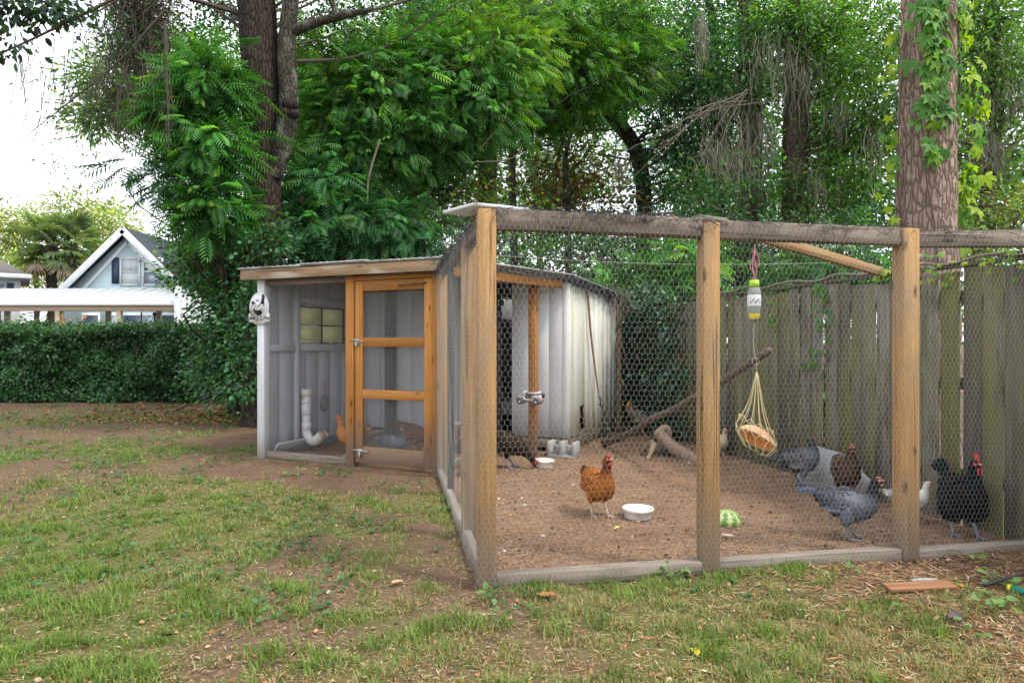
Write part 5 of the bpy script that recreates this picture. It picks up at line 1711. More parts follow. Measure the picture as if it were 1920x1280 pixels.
# shrub at the end of the hedge, beside the coop
make_tree('broadleaf_shrub', 'tall glossy leaved shrub between the hedge and the coop', 'shrub', (-4.95, 11.6, 0),
          [P(425, 600, 11.6), P(410, 500, 11.6), P(390, 430, 11.5)], (.07, .06, .045, .02), 'bark_oak',
          [dict(name='crown', ells=[Bp(405, 450, 11.3, 60, 50), Bp(365, 500, 11.4, 35, 45), Bp(430, 580, 11.3, 50, 90), Bp(425, 690, 11.2, 55, 65), Bp(440, 520, 11.0, 45, 70), Bp(466, 620, 9.7, 22, 90, .15), Bp(452, 700, 9.65, 30, 50, .2), Bp(500, 450, 9.7, 50, 30), Bp(480, 540, 9.7, 26, 60, .15)], n_clump=620, per=28, tmpl=ROUND, size=.072, tint=(.032, .092, .028), clump_r=.30, seed=111, mat='leaf_gloss', yellow=.06)], limb_every=4, limb_r=.022)

# hedge
hb = np.array([-9.0, 14.3, 0])
hedge = thing('hedge', 'long clipped dark green hedge running from the left edge to the coop', 'hedge', hb)
r = np.random.default_rng(5)
n = 46000
hx, hy, hzz = r.uniform(-14.5, -6.15, n), None, None
face = r.random(n)
hzz = np.where(face < .62, r.uniform(.05, 1.55, n), 1.50 + r.normal(size=n) * .05)
lump = (fbm(hx * 1.5, hzz * 1.8, 77, 3) - .5) * .75
hy = np.where(face < .62, 13.75 - lump + np.abs(r.normal(size=n)) * .16, r.uniform(13.7, 14.9, n))
hzz = hzz + np.where(face < .62, 0, (fbm(hx * 2.2, hy * 2, 78, 3) - .5) * .36 + np.abs(r.normal(size=n)) * .07)
pos = np.c_[hx, hy, hzz] - hb
outw = np.where((face < .62)[:, None], np.array([0, -1, .35]), np.array([0, -.2, 1.0]))
d = np.array([0, 0, -.5]) + .8 * r.normal(size=(n, 3)) + .5 * outw
hole = (fbm(hx * 3.1, hzz * 3.4, 87, 3) < .36) & (face < .62) & (r.random(n) < .75)
pos[hole, 1] += .3
V, F, idx = instance(ROUND, pos, d, outw + .75 * r.normal(size=(n, 3)), .062 * r.uniform(.6, 1.4, n))
pt = fbm(hx * 1.6, hzz * 2.2 + 3, 79, 4)
cc = np.array((.040, .118, .038))[None] * (.25 + 1.6 * pt)[:, None] * (1 + .22 * r.normal(size=n)).clip(.5, 1.7)[:, None]
MB().add(V, F, cc[idx]).build('foliage', M['leaf_gloss'], hedge)
hi = MB()
for k in range(150):
    x, z = r.uniform(-14.3, -6.3), r.uniform(0, 1.4)
    hi.tube(catmull([np.array([x, 14.2, 0]) - hb, np.array([x + r.normal() * .3, 14.15, z * .5]) - hb, np.array([x + r.normal() * .4, 13.95, z]) - hb], 6), .012, 4, cap=False)
hi.build('stems', M['twig'], hedge)
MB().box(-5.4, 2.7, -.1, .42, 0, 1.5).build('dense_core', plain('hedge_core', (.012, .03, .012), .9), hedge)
hp = thing('fence_post', 'grey post standing at the right end of the hedge', 'post', (P(396, 700, 13.6)[0], 13.6, 0))
board('shaft', (0, 0, 0), (0, 0, 1.2), .12, .12, M['grey_wood'], hp)
fl = thing('flowering_shrub', 'orange flowering shrub showing over the left part of the hedge', 'shrub', (-13.6, 18.5, 0))
crown('foliage', [(np.array([0, 0, 1.1]), (1.2, .5, .8)), (np.array([1.2, 0, 1.0]), (1, .5, .8))], 50, 24, LEAF, .12, (.06, .12, .03), fl, seed=120)
crown('blossoms', [(np.array([.25, -.35, 1.86]), (.45, .2, .12)), (np.array([1.4, -.35, 1.82]), (.35, .2, .12)), (np.array([-.9, -.3, 1.95]), (.2, .2, .12))], 9, 6, ROUND, .09, (.45, .18, .012), fl, 'leaf_thin', .12, seed=121, yellow=.3)

# hanging vine mass and bare twigs, top left
hv = thing('hanging_vine', 'brownish tangle of vines and small leaves hanging top left of the oak', 'vine', P(250, -60, 9.6))
hvb = P(250, -60, 9.6)
vm = MB()
for k in range(210):
    x0 = rng.normal() * 34 + 252
    y1 = rng.uniform(40, 275)
    p0 = P(x0, -60, 9.6 + rng.normal() * .25)
    p1 = P(x0 + rng.normal() * 36 - .25 * (x0 - 250), y1, 9.6 + rng.normal() * .25)
    path = [p0 + (p1 - p0) * f + rng.normal(size=3) * .07 for f in np.linspace(0, 1, 7)]
    vm.tube(catmull(np.array(path) - hvb, 14), np.linspace(.006, .002, 14) * (.5 + rng.random()), 4, cap=False)
    for _ in range(2):
        q = path[rng.integers(2, 6)]
        e = q + np.array([rng.normal() * .22, rng.normal() * .1, -.12 + rng.normal() * .12])
        vm.tube(catmull(np.array([q, (q + e) / 2 + rng.normal(size=3) * .03, e]) - hvb, 5), .0022, 3, cap=False)
vm.build('strands', M['twig'], hv)
crown('foliage', [(e[0] - hvb,) + tuple(e[1:]) for e in (Bp(250, 60, 9.6, 40, 110), Bp(245, 200, 9.6, 26, 80), Bp(280, 30, 9.6, 50, 60))], 210, 28, LEAF, .055, (.022, .040, .018), hv, 'leaf', .2, seed=131, brown=((.06, .042, .03), .3))

ol = thing('overhanging_branch', 'thin leafy branch reaching across the top left corner against white sky', 'branch', P(330, -60, 7.5))
olb = P(330, -60, 7.5)
om = MB()
def twig(pts, r0, r1=.003, n=16):
    om.tube(catmull(np.array(pts) - olb, n), np.linspace(r0, r1, n), 5, cap=False)
twig([P(330, -60, 7.5), P(210, 0, 7.4), P(120, 45, 7.3), P(20, 92, 7.2), P(-60, 120, 7.2)], .022, .007)
twig([P(230, -5, 7.4), P(150, 40, 7.3), P(90, 60, 7.3)], .01)
twig([P(310, 20, 8.6), P(265, 70, 8.6), P(240, 100, 8.6), P(170, 160, 8.6), P(100, 215, 8.6), P(40, 262, 8.6)], .022, .003)
twig([P(310, 40, 8.6), P(312, 130, 8.6), P(315, 190, 8.6), P(316, 280, 8.6)], .022, .006)
twig([P(312, 130, 8.6), P(280, 165, 8.6), P(240, 235, 8.6), P(230, 300, 8.6)], .012)
for k in range(46):
    x = rng.uniform(30, 320)
    y = 60 + 100 * rng.random() + .2 * x
    L = rng.uniform(40, 150)
    twig([P(x, y - 30, 8.0), P(x + rng.normal() * 12 - 8, y + L * .5, 8.0), P(x + rng.normal() * 28 - 22, y + L, 8.0)], .0045, .0015, 8)
om.build('twigs', M['twig'], ol)
crown('foliage', [(e[0] - olb,) + tuple(e[1:]) for e in (Bp(20, 20, 7.2, 45, 34), Bp(20, 85, 7.2, 25, 26), Bp(80, 20, 7.3, 40, 24), Bp(130, 20, 7.3, 40, 24), Bp(60, 0, 7.2, 60, 20))], 60, 10, ROUND, .085, (.022, .045, .026), ol, 'leaf', .2, seed=132, droop=.8, yellow=.05)
crown('sparse_leaves', [(e[0] - olb,) + tuple(e[1:]) for e in (Bp(110, 215, 8.2, 60, 16), Bp(110, 290, 8.2, 22, 40), Bp(130, 150, 8.2, 70, 24), Bp(160, 280, 8.2, 30, 30), Bp(200, 60, 8.2, 80, 40))], 70, 8, LEAF, .05, (.02, .04, .026), ol, 'leaf', .14, seed=133, yellow=.0)

# trees far behind
far = [('far_pine', 'sunlit light green pine far off behind the oak on the left', 44, [Bp(230, 150, 44, 90, 60), Bp(290, 210, 44, 80, 50), Bp(190, 220, 44, 60, 40), Bp(320, 110, 44, 70, 70)], (.08, .135, .06), 141, 420, 'pine'),
       ('far_pine', 'pale yellow green pine grove beyond the palms', 60, [Bp(60, 430, 60, 60, 40), Bp(150, 400, 60, 70, 40), Bp(0, 440, 60, 60, 60), Bp(210, 440, 55, 60, 60), Bp(170, 500, 55, 120, 40), Bp(20, 510, 55, 90, 40)], (.16, .20, .06), 142, 420, 'pine'),
       ('far_tree', 'hazy broad tree far behind the coop between nearer trunks', 30, [Bp(600, 250, 30, 110, 150), Bp(480, 150, 30, 140, 120), Bp(560, 420, 28, 140, 90)], (.05, .12, .04), 143, 330, 'tree'),
       ('far_tree', 'tall far tree showing between bright compound leaves', 34, [Bp(760, 80, 34, 150, 130), Bp(820, 330, 32, 160, 110), Bp(940, 420, 30, 120, 70)], (.06, .13, .035), 144, 520, 'tree'),
       ('far_tree', 'far sunlit tree glimpsed under the curved oak limb', 32, [Bp(1010, 400, 32, 150, 60), Bp(1080, 120, 34, 150, 140), Bp(1060, 300, 31, 130, 80)], (.07, .13, .032), 145, 560, 'tree'),
       ('far_tree', 'deep green far tree behind the mossy trunks', 30, [Bp(1330, 330, 30, 190, 130), Bp(1260, 100, 32, 160, 110), Bp(1450, 420, 28, 170, 60)], (.038, .10, .032), 146, 640, 'tree'),
       ('far_tree', 'leafy far tree left of the big pine trunk', 28, [Bp(1580, 300, 28, 150, 140), Bp(1480, 120, 30, 140, 130), Bp(1620, 60, 30, 110, 90)], (.05, .115, .03), 147, 640, 'tree'),
       ('far_tree', 'pale far tree right of the big pine trunk', 27, [Bp(1840, 330, 27, 130, 110), Bp(1860, 120, 29, 120, 130), Bp(1760, 420, 26, 120, 70)], (.065, .125, .035), 148, 520, 'tree'),
       ('far_tree', 'low far tree band closing the view behind the coop roof', 26, [Bp(1150, 500, 26, 260, 60), Bp(700, 520, 26, 260, 60), Bp(1500, 530, 26, 260, 60), Bp(440, 530, 27, 120, 70)], (.04, .095, .03), 149, 760, 'tree')]
for nm, lab, Y, ells, tint, sd, nc, kind in far:
    c0 = ells[0][0]
    bt_ = np.array([P(345, 600, Y)[0] if Y == 44 else c0[0], Y + .5, 0])
    make_tree(nm, lab, 'tree', bt_, [(bt_ + np.array([.1, 0, c0[2] * .5])), np.array([(bt_[0] + c0[0]) / 2 if Y == 44 else c0[0], Y + .5, c0[2]])], (.25, .2, .1), 'bark_far',
              [dict(name='crown', ells=ells, n_clump=nc, per=26 if kind == 'tree' else 24, tmpl=LEAF if kind == 'tree' else leaf_template(.3, .1, .1), size=(.27 if Y < 38 else .5), tint=tint, clump_r=.75 if Y < 38 else 1.2, seed=sd, yellow=.15, flat=.5)], limb_every=9, limb_r=.06, step=.6, amp=.02)

# bare pale branches and Spanish moss
bb = thing('bare_branch', 'pale leafless branch fan arching down in front of the mossy trunks', 'branch', P(1400, 170, 14.5))
b0 = P(1400, 170, 14.5)
bm = MB()
r = np.random.default_rng(8)
for (x0, y0), (x1, y1) in (((1402, 170), (1230, 300)), ((1402, 175), (1190, 330)), ((1440, 190), (1180, 280)), ((1400, 168), (1300, 330)), ((1395, 180), (1330, 340)), ((1400, 190), (1250, 250))):
    a, b = P(x0, y0, 14.5) - b0, P(x1, y1, 14.2) - b0
    md = (a + b) / 2 + np.array([0, 0, .25])
    pts = catmull([a, md, b], 16)
    bm.tube(pts, np.linspace(.022, .005, 16), 5, cap=False)
    for k in range(8):
        q = pts[r.integers(3, 15)]
        e = q + np.array([-.4 * r.random() - .1, r.normal() * .1, -.5 * r.random() + .1])
        bm.tube(catmull([q, (q + e) / 2 + r.normal(size=3) * .05, e], 6), np.linspace(.009, .003, 6), 4, cap=False)
bm.build('twigs', M['pale_twig'], bb)
b2 = thing('bare_branch', 'thin pale vine stem curving through the leaves above the roof', 'branch', P(960, 190, 11.6))
b0 = P(960, 190, 11.6)
MB().tube(catmull([P(900, 280, 11.6) - b0, P(915, 262, 11.6) - b0, P(945, 225, 11.6) - b0, P(952, 190, 11.6) - b0], 16), .014, 6).build('stem', M['pale_twig'], b2, True)
MB().tube(catmull([P(870, 305, 11.6) - b0, P(950, 300, 11.6) - b0, P(980, 280, 11.5) - b0], 12), .011, 6).build('stem', M['pale_twig'], b2, True)
MB().tube(catmull([P(688, 380, 10.8) - b0, P(692, 330, 10.8) - b0, P(712, 262, 10.8) - b0], 12), .02, 6).build('stem', M['pale_twig'], b2, True)

ms_ = MB()
r = np.random.default_rng(9)
for (px, py, Y, w, L, n) in ((1345, 270, 14.2, 40, .8, 130), (1390, 300, 14.4, 36, .9, 150), (1420, 230, 14.8, 40, 1.1, 130), (1370, 200, 14.6, 50, .5, 90), (1500, 120, 14.2, 50, 1.2, 100), (1530, 330, 14.0, 40, .8, 80),
                             (1580, 200, 14.0, 30, .8, 50), (1640, 250, 13.5, 30, .9, 40), (1316, 40, 14.5, 5, .9, 60), (1860, 270, 12.8, 44, .5, 160), (1900, 160, 13, 26, .9, 40), (1450, 80, 14.5, 60, 1.2, 90), (1160, 300, 15, 20, .7, 40), (1840, 180, 13, 30, .9, 50)):
    for k in range(n):
        p0 = P(px + r.normal() * w * .5, py + r.normal() * 16, Y + r.normal() * .3)
        l = L * (.3 + .9 * r.random())
        seg = 9
        tt = np.linspace(0, 1, seg)
        path = p0 + np.array([0, 0, -1.0]) * (tt * l)[:, None] + np.cumsum(r.normal(size=(seg, 3)) * np.array([.035, .035, .03]), 0)
        wd = np.interp(tt, [0, .4, 1], [.005, .011, .002])
        a = r.random() * 3.14
        sv = np.array([math.cos(a), math.sin(a), 0])
        V = np.concatenate([path + sv * wd[:, None], path - sv * wd[:, None]])
        F = np.array([(j, j + 1, j + 1 + seg, j + seg) for j in range(seg - 1)])
        ms_.add(V, F, np.array((.21, .205, .155)) * (.6 + .7 * r.random()))
tag(ms_.build('spanish_moss', M['moss']), 'grey Spanish moss hanging from the trees behind the run', 'moss', None, 'stuff')

# ------------------------------------------------------------------ creeper on the pine and the fence (each leaf its own object)
def palmate():
    Vs, Fs, n = [], [], 0
    lv, lf = rose_leaf(.42)
    for a, s in ((0, 1.0), (48, .88), (-48, .88), (98, .66), (-98, .66)):
        c_, s_ = math.cos(R(a)), math.sin(R(a))
        v = lv * s
        v = np.c_[v[:, 0] * c_ - v[:, 1] * s_, v[:, 0] * s_ + v[:, 1] * c_, v[:, 2] - .25 * v[:, 0] ** 2 * s]
        Vs.append(v)
        Fs.append(lf + n)
        n += len(lv)
    return np.concatenate(Vs), np.concatenate(Fs)


pv, pfc = palmate()
leaf_me = []
for c in ((.09, .24, .055), (.12, .29, .06), (.34, .47, .035), (.21, .38, .05)):
    leaf_me.append(MB().add(pv, pfc, np.array(c)).mesh('leaf'))
    leaf_me[-1].materials.append(M['leaf_thin'])


def put_leaf(parent, pos, face, size, which, r):
    z = norm(np.array(face, float) + .35 * r.normal(size=3))
    x = np.array([r.normal() * .5, r.normal() * .3, -1.0])
    x = norm(x - z * (x @ z))
    y = np.cross(z, x)
    Mx = np.eye(4)
    Mx[:3, 0], Mx[:3, 1], Mx[:3, 2], Mx[:3, 3] = x * size, y * size, z * size, pos
    return put('leaf', leaf_me[which], None, parent, Mx)


cv = thing('creeper_vine', 'bright five fingered creeper climbing the big pine trunk', 'vine', pb)
r = np.random.default_rng(14)
for pxs in ([(1760, 500), (1752, 420), (1735, 300), (1760, 180), (1750, 40), (1745, -60)], [(1800, 500), (1792, 380), (1795, 250), (1800, 120), (1790, -40)], [(1690, 430), (1683, 330), (1686, 220), (1700, 40)]):
    pts = []
    for (x, y) in pxs:
        q = P(x, y, 6.27 if 1700 < x < 1780 else 6.5)
        pts.append(q - pb)
    MB().tube(catmull(pts, 30), .007, 5).build('stem', M['stick'], cv, True)
for k in range(250):
    u = r.random()
    if u < .52:      # front, upper trunk
        y = r.uniform(-20, 235) if r.random() < .9 else r.uniform(235, 300)
        x = r.normal() * 22 + 1762 + (12 if y > 60 else -8)
        x = min(max(x, 1705), 1795)
        dx = (x - 1740) / 52
        Yc = 6.55 - .27 * math.sqrt(max(0, 1 - dx * dx)) - .03 - .05 * r.random()
        put_leaf(cv, P(x, y, Yc) - pb, (dx * .6, -1, .35), r.uniform(.09, .15), r.choice([0, 0, 1, 1, 3]), r)
    elif u < .88:    # right edge, backlight put into the yellower leaf colours
        y = r.uniform(-10, 460)
        x = 1800 + abs(r.normal()) * 18 + (14 if 150 < y < 300 else 0)
        put_leaf(cv, P(x, y, 6.55 + r.normal() * .1) - pb, (.5, -.7, .4), r.uniform(.09, .15), r.choice([1, 2, 2, 3]), r)
    else:            # left edge
        y = r.uniform(60, 420)
        x = 1680 - abs(r.normal()) * 14
        put_leaf(cv, P(x, y, 6.5 + r.normal() * .1) - pb, (-.5, -.7, .4), r.uniform(.055, .085), r.choice([1, 2, 3]), r)
fv = thing('creeper_vine', 'dark creeper trailing down the fence planks above the grey hens', 'vine', (fence_x(6.2), 6.2, 1.8))
fb = np.array([fence_x(6.2), 6.2, 1.8])
for k in range(46):
    y = r.uniform(-.02, .85)
    yy = 5.95 + (r.normal() * .07) + (.12 if y > .5 else 0)
    put_leaf(fv, np.array([fence_x(yy) - .035 - .03 * r.random(), yy, 1.82 - y]) - fb, (-1, -.2, .3), r.uniform(.035, .06), r.choice([0, 0, 1]), r)
for k in range(12):
    yy = 6.65 + r.normal() * .05
    put_leaf(fv, np.array([fence_x(yy) - .04, yy, 1.82 - .4 * r.random()]) - fb, (-1, -.2, .3), r.uniform(.03, .05), r.choice([0, 1, 3]), r)
MB().tube(catmull([np.array([fence_x(y) - .02, y, 1.875 + .02 * math.sin(y * 9)]) - fb for y in np.linspace(4.2, 8.2, 16)], 60), .012, 6).build('stem', M['pale_twig'], fv, True)
MB().tube(catmull([np.array([fence_x(5.95) - .02, 5.95, 1.85 - f]) - fb for f in np.linspace(0, .85, 6)], 14), .005, 5).build('stem', M['pale_twig'], fv, True)
fv2 = thing('creeper_vine', 'yellow green creeper running along the fence top at the right', 'vine', (fence_x(4.6), 4.6, 1.85))
fb = np.array([fence_x(4.6), 4.6, 1.85])
for k in range(60):
    yy = r.uniform(4.0, 5.35)
    put_leaf(fv2, np.array([fence_x(yy) - .03 - .05 * r.random(), yy, 1.84 + .06 * r.normal()]) - fb, (-.7, -.5, .7), r.uniform(.025, .05), r.choice([1, 2, 2, 3]), r)
MB().tube(catmull([np.array([fence_x(y) - .02, y, 1.87 + .015 * math.sin(y * 13)]) - fb for y in np.linspace(3.6, 5.4, 14)], 40), .007, 5).build('stem', M['stick'], fv2, True)

# ------------------------------------------------------------------ grass
r = np.random.default_rng(77)
def blades(n, y0, y1, lmin, lmax, wid):
    y = y0 + (y1 - y0) * r.random(n) ** 1.0
    x = (r.random(n) * 2 - 1) * (y * .83 + .3)
    g_, _ = masks(x, y)
    tuft = fbm(x * 11, y * 11, 61, 2)
    keep = r.random(n) < (g_ ** 1.1) * sstep(.34, .70, tuft + .14 * g_) * (x < fence_x(y) + .0)
    x, y, tuft = x[keep], y[keep], tuft[keep]
    n = len(x)
    z = ground_z(x, y) - .004
    az = r.random(n) * 6.283
    L = r.uniform(lmin, lmax, n) * (.55 + .9 * sstep(.42, .75, tuft))
    lean = r.uniform(.35, 1.55, n)
    dv = np.c_[np.cos(az), np.sin(az), np.zeros(n)]
    sv = np.c_[-np.sin(az), np.cos(az), np.zeros(n)]
    w = wid * r.uniform(.6, 1.3, n)
    b = np.c_[x, y, z]
    m = b + dv * (L * .42 * np.sin(lean * .5))[:, None] + np.array([0, 0, 1]) * (L * .5 * np.cos(lean * .5))[:, None]
    tip = m + dv * (L * .6 * np.sin(lean))[:, None] + np.array([0, 0, 1]) * (L * .5 * np.cos(lean))[:, None]
    V = np.stack([b - sv * w[:, None] * .5, b + sv * w[:, None] * .5, m - sv * w[:, None] * .45, m + sv * w[:, None] * .45, tip], 1).reshape(-1, 3)
    o = (np.arange(n) * 5)[:, None, None]
    F = (np.array([(0, 1, 3), (0, 3, 2), (2, 3, 4)])[None] + o).reshape(-1, 3)
    patch = fbm(x * .7 + 9, y * .7, 71, 3)
    fresh = np.array((.125, .215, .036))
    pale = np.array((.255, .285, .095))
    dry = np.array((.38, .29, .16))
    k = r.random(n) + (patch - .5) * 1.1
    c = np.where((k < .48)[:, None], fresh, np.where((k < .84)[:, None], pale, dry))
    c = c * (1 + .2 * r.normal(size=n)).clip(.5, 1.6)[:, None]
    return V, F, np.repeat(c, 5, 0)


gm = MB()
gm.add(*blades(230000, 2.1, 4.6, .018, .054, .0038))
gm.add(*blades(330000, 4.6, 9.0, .018, .046, .0056))
gm.add(*blades(90000, 9.0, 14.5, .025, .055, .011))
# brighter tufts
nt_ = 260
ty_ = 2.3 + 6.5 * r.random(nt_) ** 1.3
tx_ = (r.random(nt_) * 2 - 1) * (ty_ * .83)
gk, rk = masks(tx_, ty_)
ok_ = (rk < .1) & (gk > .12) & (tx_ < fence_x(ty_))
tx_, ty_ = tx_[ok_], ty_[ok_]
per_ = 70
bx_ = np.repeat(tx_, per_) + r.normal(size=len(tx_) * per_) * .045
by_ = np.repeat(ty_, per_) + r.normal(size=len(tx_) * per_) * .045
nb_ = len(bx_)
az_ = r.random(nb_) * 6.283
dv_ = np.c_[np.cos(az_), np.sin(az_), np.zeros(nb_)]
sv_ = np.c_[-np.sin(az_), np.cos(az_), np.zeros(nb_)]
L_ = r.uniform(.035, .095, nb_)
ln_ = r.uniform(.2, 1.25, nb_)
w_ = .0046 * r.uniform(.7, 1.3, nb_)
b_ = np.c_[bx_, by_, ground_z(bx_, by_) - .003]
m_ = b_ + dv_ * (L_ * .42 * np.sin(ln_ * .5))[:, None] + np.array([0, 0, 1]) * (L_ * .5 * np.cos(ln_ * .5))[:, None]
t_ = m_ + dv_ * (L_ * .6 * np.sin(ln_))[:, None] + np.array([0, 0, 1]) * (L_ * .5 * np.cos(ln_))[:, None]
V = np.stack([b_ - sv_ * w_[:, None] * .5, b_ + sv_ * w_[:, None] * .5, m_ - sv_ * w_[:, None] * .45, m_ + sv_ * w_[:, None] * .45, t_], 1).reshape(-1, 3)
F = (np.array([(0, 1, 3), (0, 3, 2), (2, 3, 4)])[None] + (np.arange(nb_) * 5)[:, None, None]).reshape(-1, 3)
c_ = np.repeat(np.array((.145, .235, .042))[None] * r.uniform(.7, 1.3, len(tx_))[:, None], per_, 0) * r.uniform(.75, 1.25, nb_)[:, None]
gm.add(V, F, np.repeat(c_, 5, 0))
tag(gm.build('lawn_grass', M['grass']), 'patchy short lawn grass over the bare yard soil', 'grass', None, 'stuff')
# broad leaved ground cover
n = 26000
y = r.uniform(3.0, 14.0, n)
x = (r.random(n) * 2 - 1) * (y * .83 + .3)
cl = fbm(x * 2.2 + 5, y * 2.2, 91, 3)
g_, run_ = masks(x, y)
kp = (cl > .60 - .06 * (x < -1.5)) & (run_ < .2) & (x < fence_x(y)) & (x < 1.2)
x, y = x[kp], y[kp]
n = len(x)
V, F, idx = instance(ROUND, np.c_[x, y, ground_z(x, y) + r.uniform(.005, .035, n)], np.c_[r.normal(size=(n, 2)), r.normal(size=n) * .2], np.array([0, 0, 1.0]) + .35 * r.normal(size=(n, 3)), r.uniform(.018, .042, n) * (1 + .06 * y))
cc = np.array((.085, .19, .065)) * (1 + .25 * r.normal(size=n)).clip(.5, 1.7)[:, None]
tag(MB().add(V, F, cc[idx]).build('ground_cover', M['leaf']), 'low broad leaved ground cover patches in the yard', 'ground cover', None, 'stuff')

# ------------------------------------------------------------------ litter: pine straw, chips, dead leaves
lm = MB()
def straw(n, x, y, L, w, cols):
    az = r.random(n) * 6.283
    dv = np.c_[np.cos(az), np.sin(az), r.normal(size=n) * .08]
    sv = np.c_[-np.sin(az), np.cos(az), np.zeros(n)]
    b = np.c_[x, y, ground_z(x, y) + r.uniform(.006, .016, n)]
    bend = r.normal(size=n) * .12
    m = b + dv * (L * .5)[:, None] + sv * (L * bend)[:, None]
    e = b + dv * L[:, None]
    V = np.stack([b, m + sv * w, e, m - sv * w], 1).reshape(-1, 3)
    F = (np.array([(0, 1, 2, 3)])[None] + (np.arange(n) * 4)[:, None, None]).reshape(-1, 4)
    c = np.array(cols)[r.integers(0, len(cols), n)] * (1 + .25 * r.normal(size=n)).clip(.4, 1.8)[:, None]
    lm.add(V, F, np.repeat(c, 4, 0))
BR = [(.34, .15, .06), (.42, .25, .13), (.11, .06, .035), (.08, .05, .035), (.48, .36, .24)]
n = 20000
y = 3.4 + 6.2 * r.random(n) ** 1.4
x = r.uniform(-.6, 3.5, n)
kp = (x < fence_x(y) - .02) & (masks(x, y)[1] > .5)
straw(kp.sum(), x[kp], y[kp], r.uniform(.02, .09, kp.sum()), .0018, BR)
n = 12000
y = r.uniform(2.4, 4.6, n)
x = r.normal(size=n) * .8 + 2.4
kp = (masks(x, y)[1] < .3) & (x < fence_x(y))
straw(kp.sum(), x[kp], y[kp], r.uniform(.02, .12, kp.sum()), .0026, BR)
n = 42000
y = 2.3 + 9.7 * r.random(n) ** 1.5
x = (r.random(n) * 2 - 1) * (y * .83)
kp = (masks(x, y)[1] < .3) & (x < fence_x(y))
straw(kp.sum(), x[kp], y[kp], r.uniform(.012, .05, kp.sum()), .0018, [(.32, .20, .10), (.42, .31, .17), (.16, .10, .06), (.48, .40, .24), (.30, .13, .06)])
def chips(n, x, y, smin, smax, cols, flatn=.3):
    V, F, idx = instance(ROUND, np.c_[x, y, ground_z(x, y) + r.uniform(.003, .014, n)], np.c_[r.normal(size=(n, 2)), r.normal(size=n) * .25], np.array([0, 0, 1.0]) + flatn * r.normal(size=(n, 3)), r.uniform(smin, smax, n))
    c = np.array(cols)[r.integers(0, len(cols), n)] * (1 + .2 * r.normal(size=n)).clip(.4, 1.8)[:, None]
    lm.add(V, F, c[idx])
n = 2200
y = 3.5 + 6 * r.random(n) ** 1.4
x = r.uniform(-.5, 3.4, n)
kp = (x < fence_x(y) - .05) & (masks(x, y)[1] > .5)
chips(kp.sum(), x[kp], y[kp], .008, .034, [(.09, .05, .03), (.28, .15, .08), (.07, .045, .03), (.36, .23, .13), (.19, .10, .05)], .6)
n = 2600
y = r.uniform(10.2, 13.6, n)
x = r.normal(size=n) * 1.3 - 5.2
kp = masks(x, y)[1] < .3
chips(kp.sum(), x[kp], y[kp], .04, .09, [(.24, .12, .055), (.30, .17, .08), (.16, .09, .05)], .6)
n = 2600
y = 2.4 + 10 * r.random(n) ** 1.5
x = (r.random(n) * 2 - 1) * (y * .83)
kp = (masks(x, y)[1] < .3) & (x < fence_x(y))
chips(kp.sum(), x[kp], y[kp], .010, .035, [(.26, .13, .06), (.36, .20, .10), (.42, .33, .2), (.14, .1, .06)], .5)
tag(lm.build('pine_straw_litter', M['litter']), 'scattered pine straw, bark chips and dead leaves on the soil', 'litter', None, 'stuff')

# pale shells on the run soil
SHELLS = ('white shell scrap on run soil close behind the corner post', 'brightest white shell scrap right of the corner post', 'flat shell scrap just below the brightest shell',
          'white shell scrap left of the orange hen', 'white shell scrap near the front sill by the corner post', 'white shell scrap just right of the middle post',
          'shell scrap on soil behind the orange hen', 'shell scrap beside the end of the forked log', 'shell scrap midway between corner post and orange hen')
for k, (px, py) in enumerate(((935, 935), (978, 934), (984, 947), (1075, 909), (945, 1033), (1348, 909), (1120, 892), (1292, 868), (1018, 1005))):
    p = G(px, py)
    m = MB().ball((0, 0, .004), np.array((.016 + .006 * rng.random(), .011, .006)), 9, 6)
    o = m.build('shell', M['plastic_white'], None, True)
    o.location = p
    o.rotation_euler = (0, 0, rng.random() * 6)
    tag(o, SHELLS[k], 'shell', 'white shell scraps on the run soil')

# weeds, each leaf its own object
wl = []
for c in ((.16, .29, .10), (.21, .36, .12)):
    me = MB().add(*rose_leaf(.72), np.array(c)).mesh('leaf')
    me.materials.append(M['leaf'])
    wl.append(me)
WEEDS = [((1105, 1088), 6, .05, 'small weed against the front sill near the corner post'), ((1135, 1080), 7, .05, 'leafy weed sprouting at the middle of the first front sill'),
         ((1262, 1088), 16, .055, 'wide clump of round weed leaves left of the middle post'), ((1585, 1075), 9, .05, 'weed at the foot of the sill left of the third post'),
         ((1815, 1052), 6, .07, 'bright round leaved weed under the right hand sill'), ((1868, 1098), 14, .06, 'bushy weed growing beside the green tool handle'),
         ((1660, 1160), 6, .05, 'two tiered small weed in the grass below the scrap board'), ((1818, 1195), 7, .05, 'blue green weed near the lower right pine cone'),
         ((1878, 1150), 16, .06, 'spreading weed patch below the green tool handle'), ((1800, 1122), 6, .04, 'tiny weed at the right end of the scrap board'),
         ((548, 893), 8, .06, 'pale weed on bare soil before the coop wire panel'), ((930, 1128), 9, .05, 'weed in grass at the foot of the corner post'), ((790, 880), 9, .06, 'weed tuft at the foot of the coop door')]
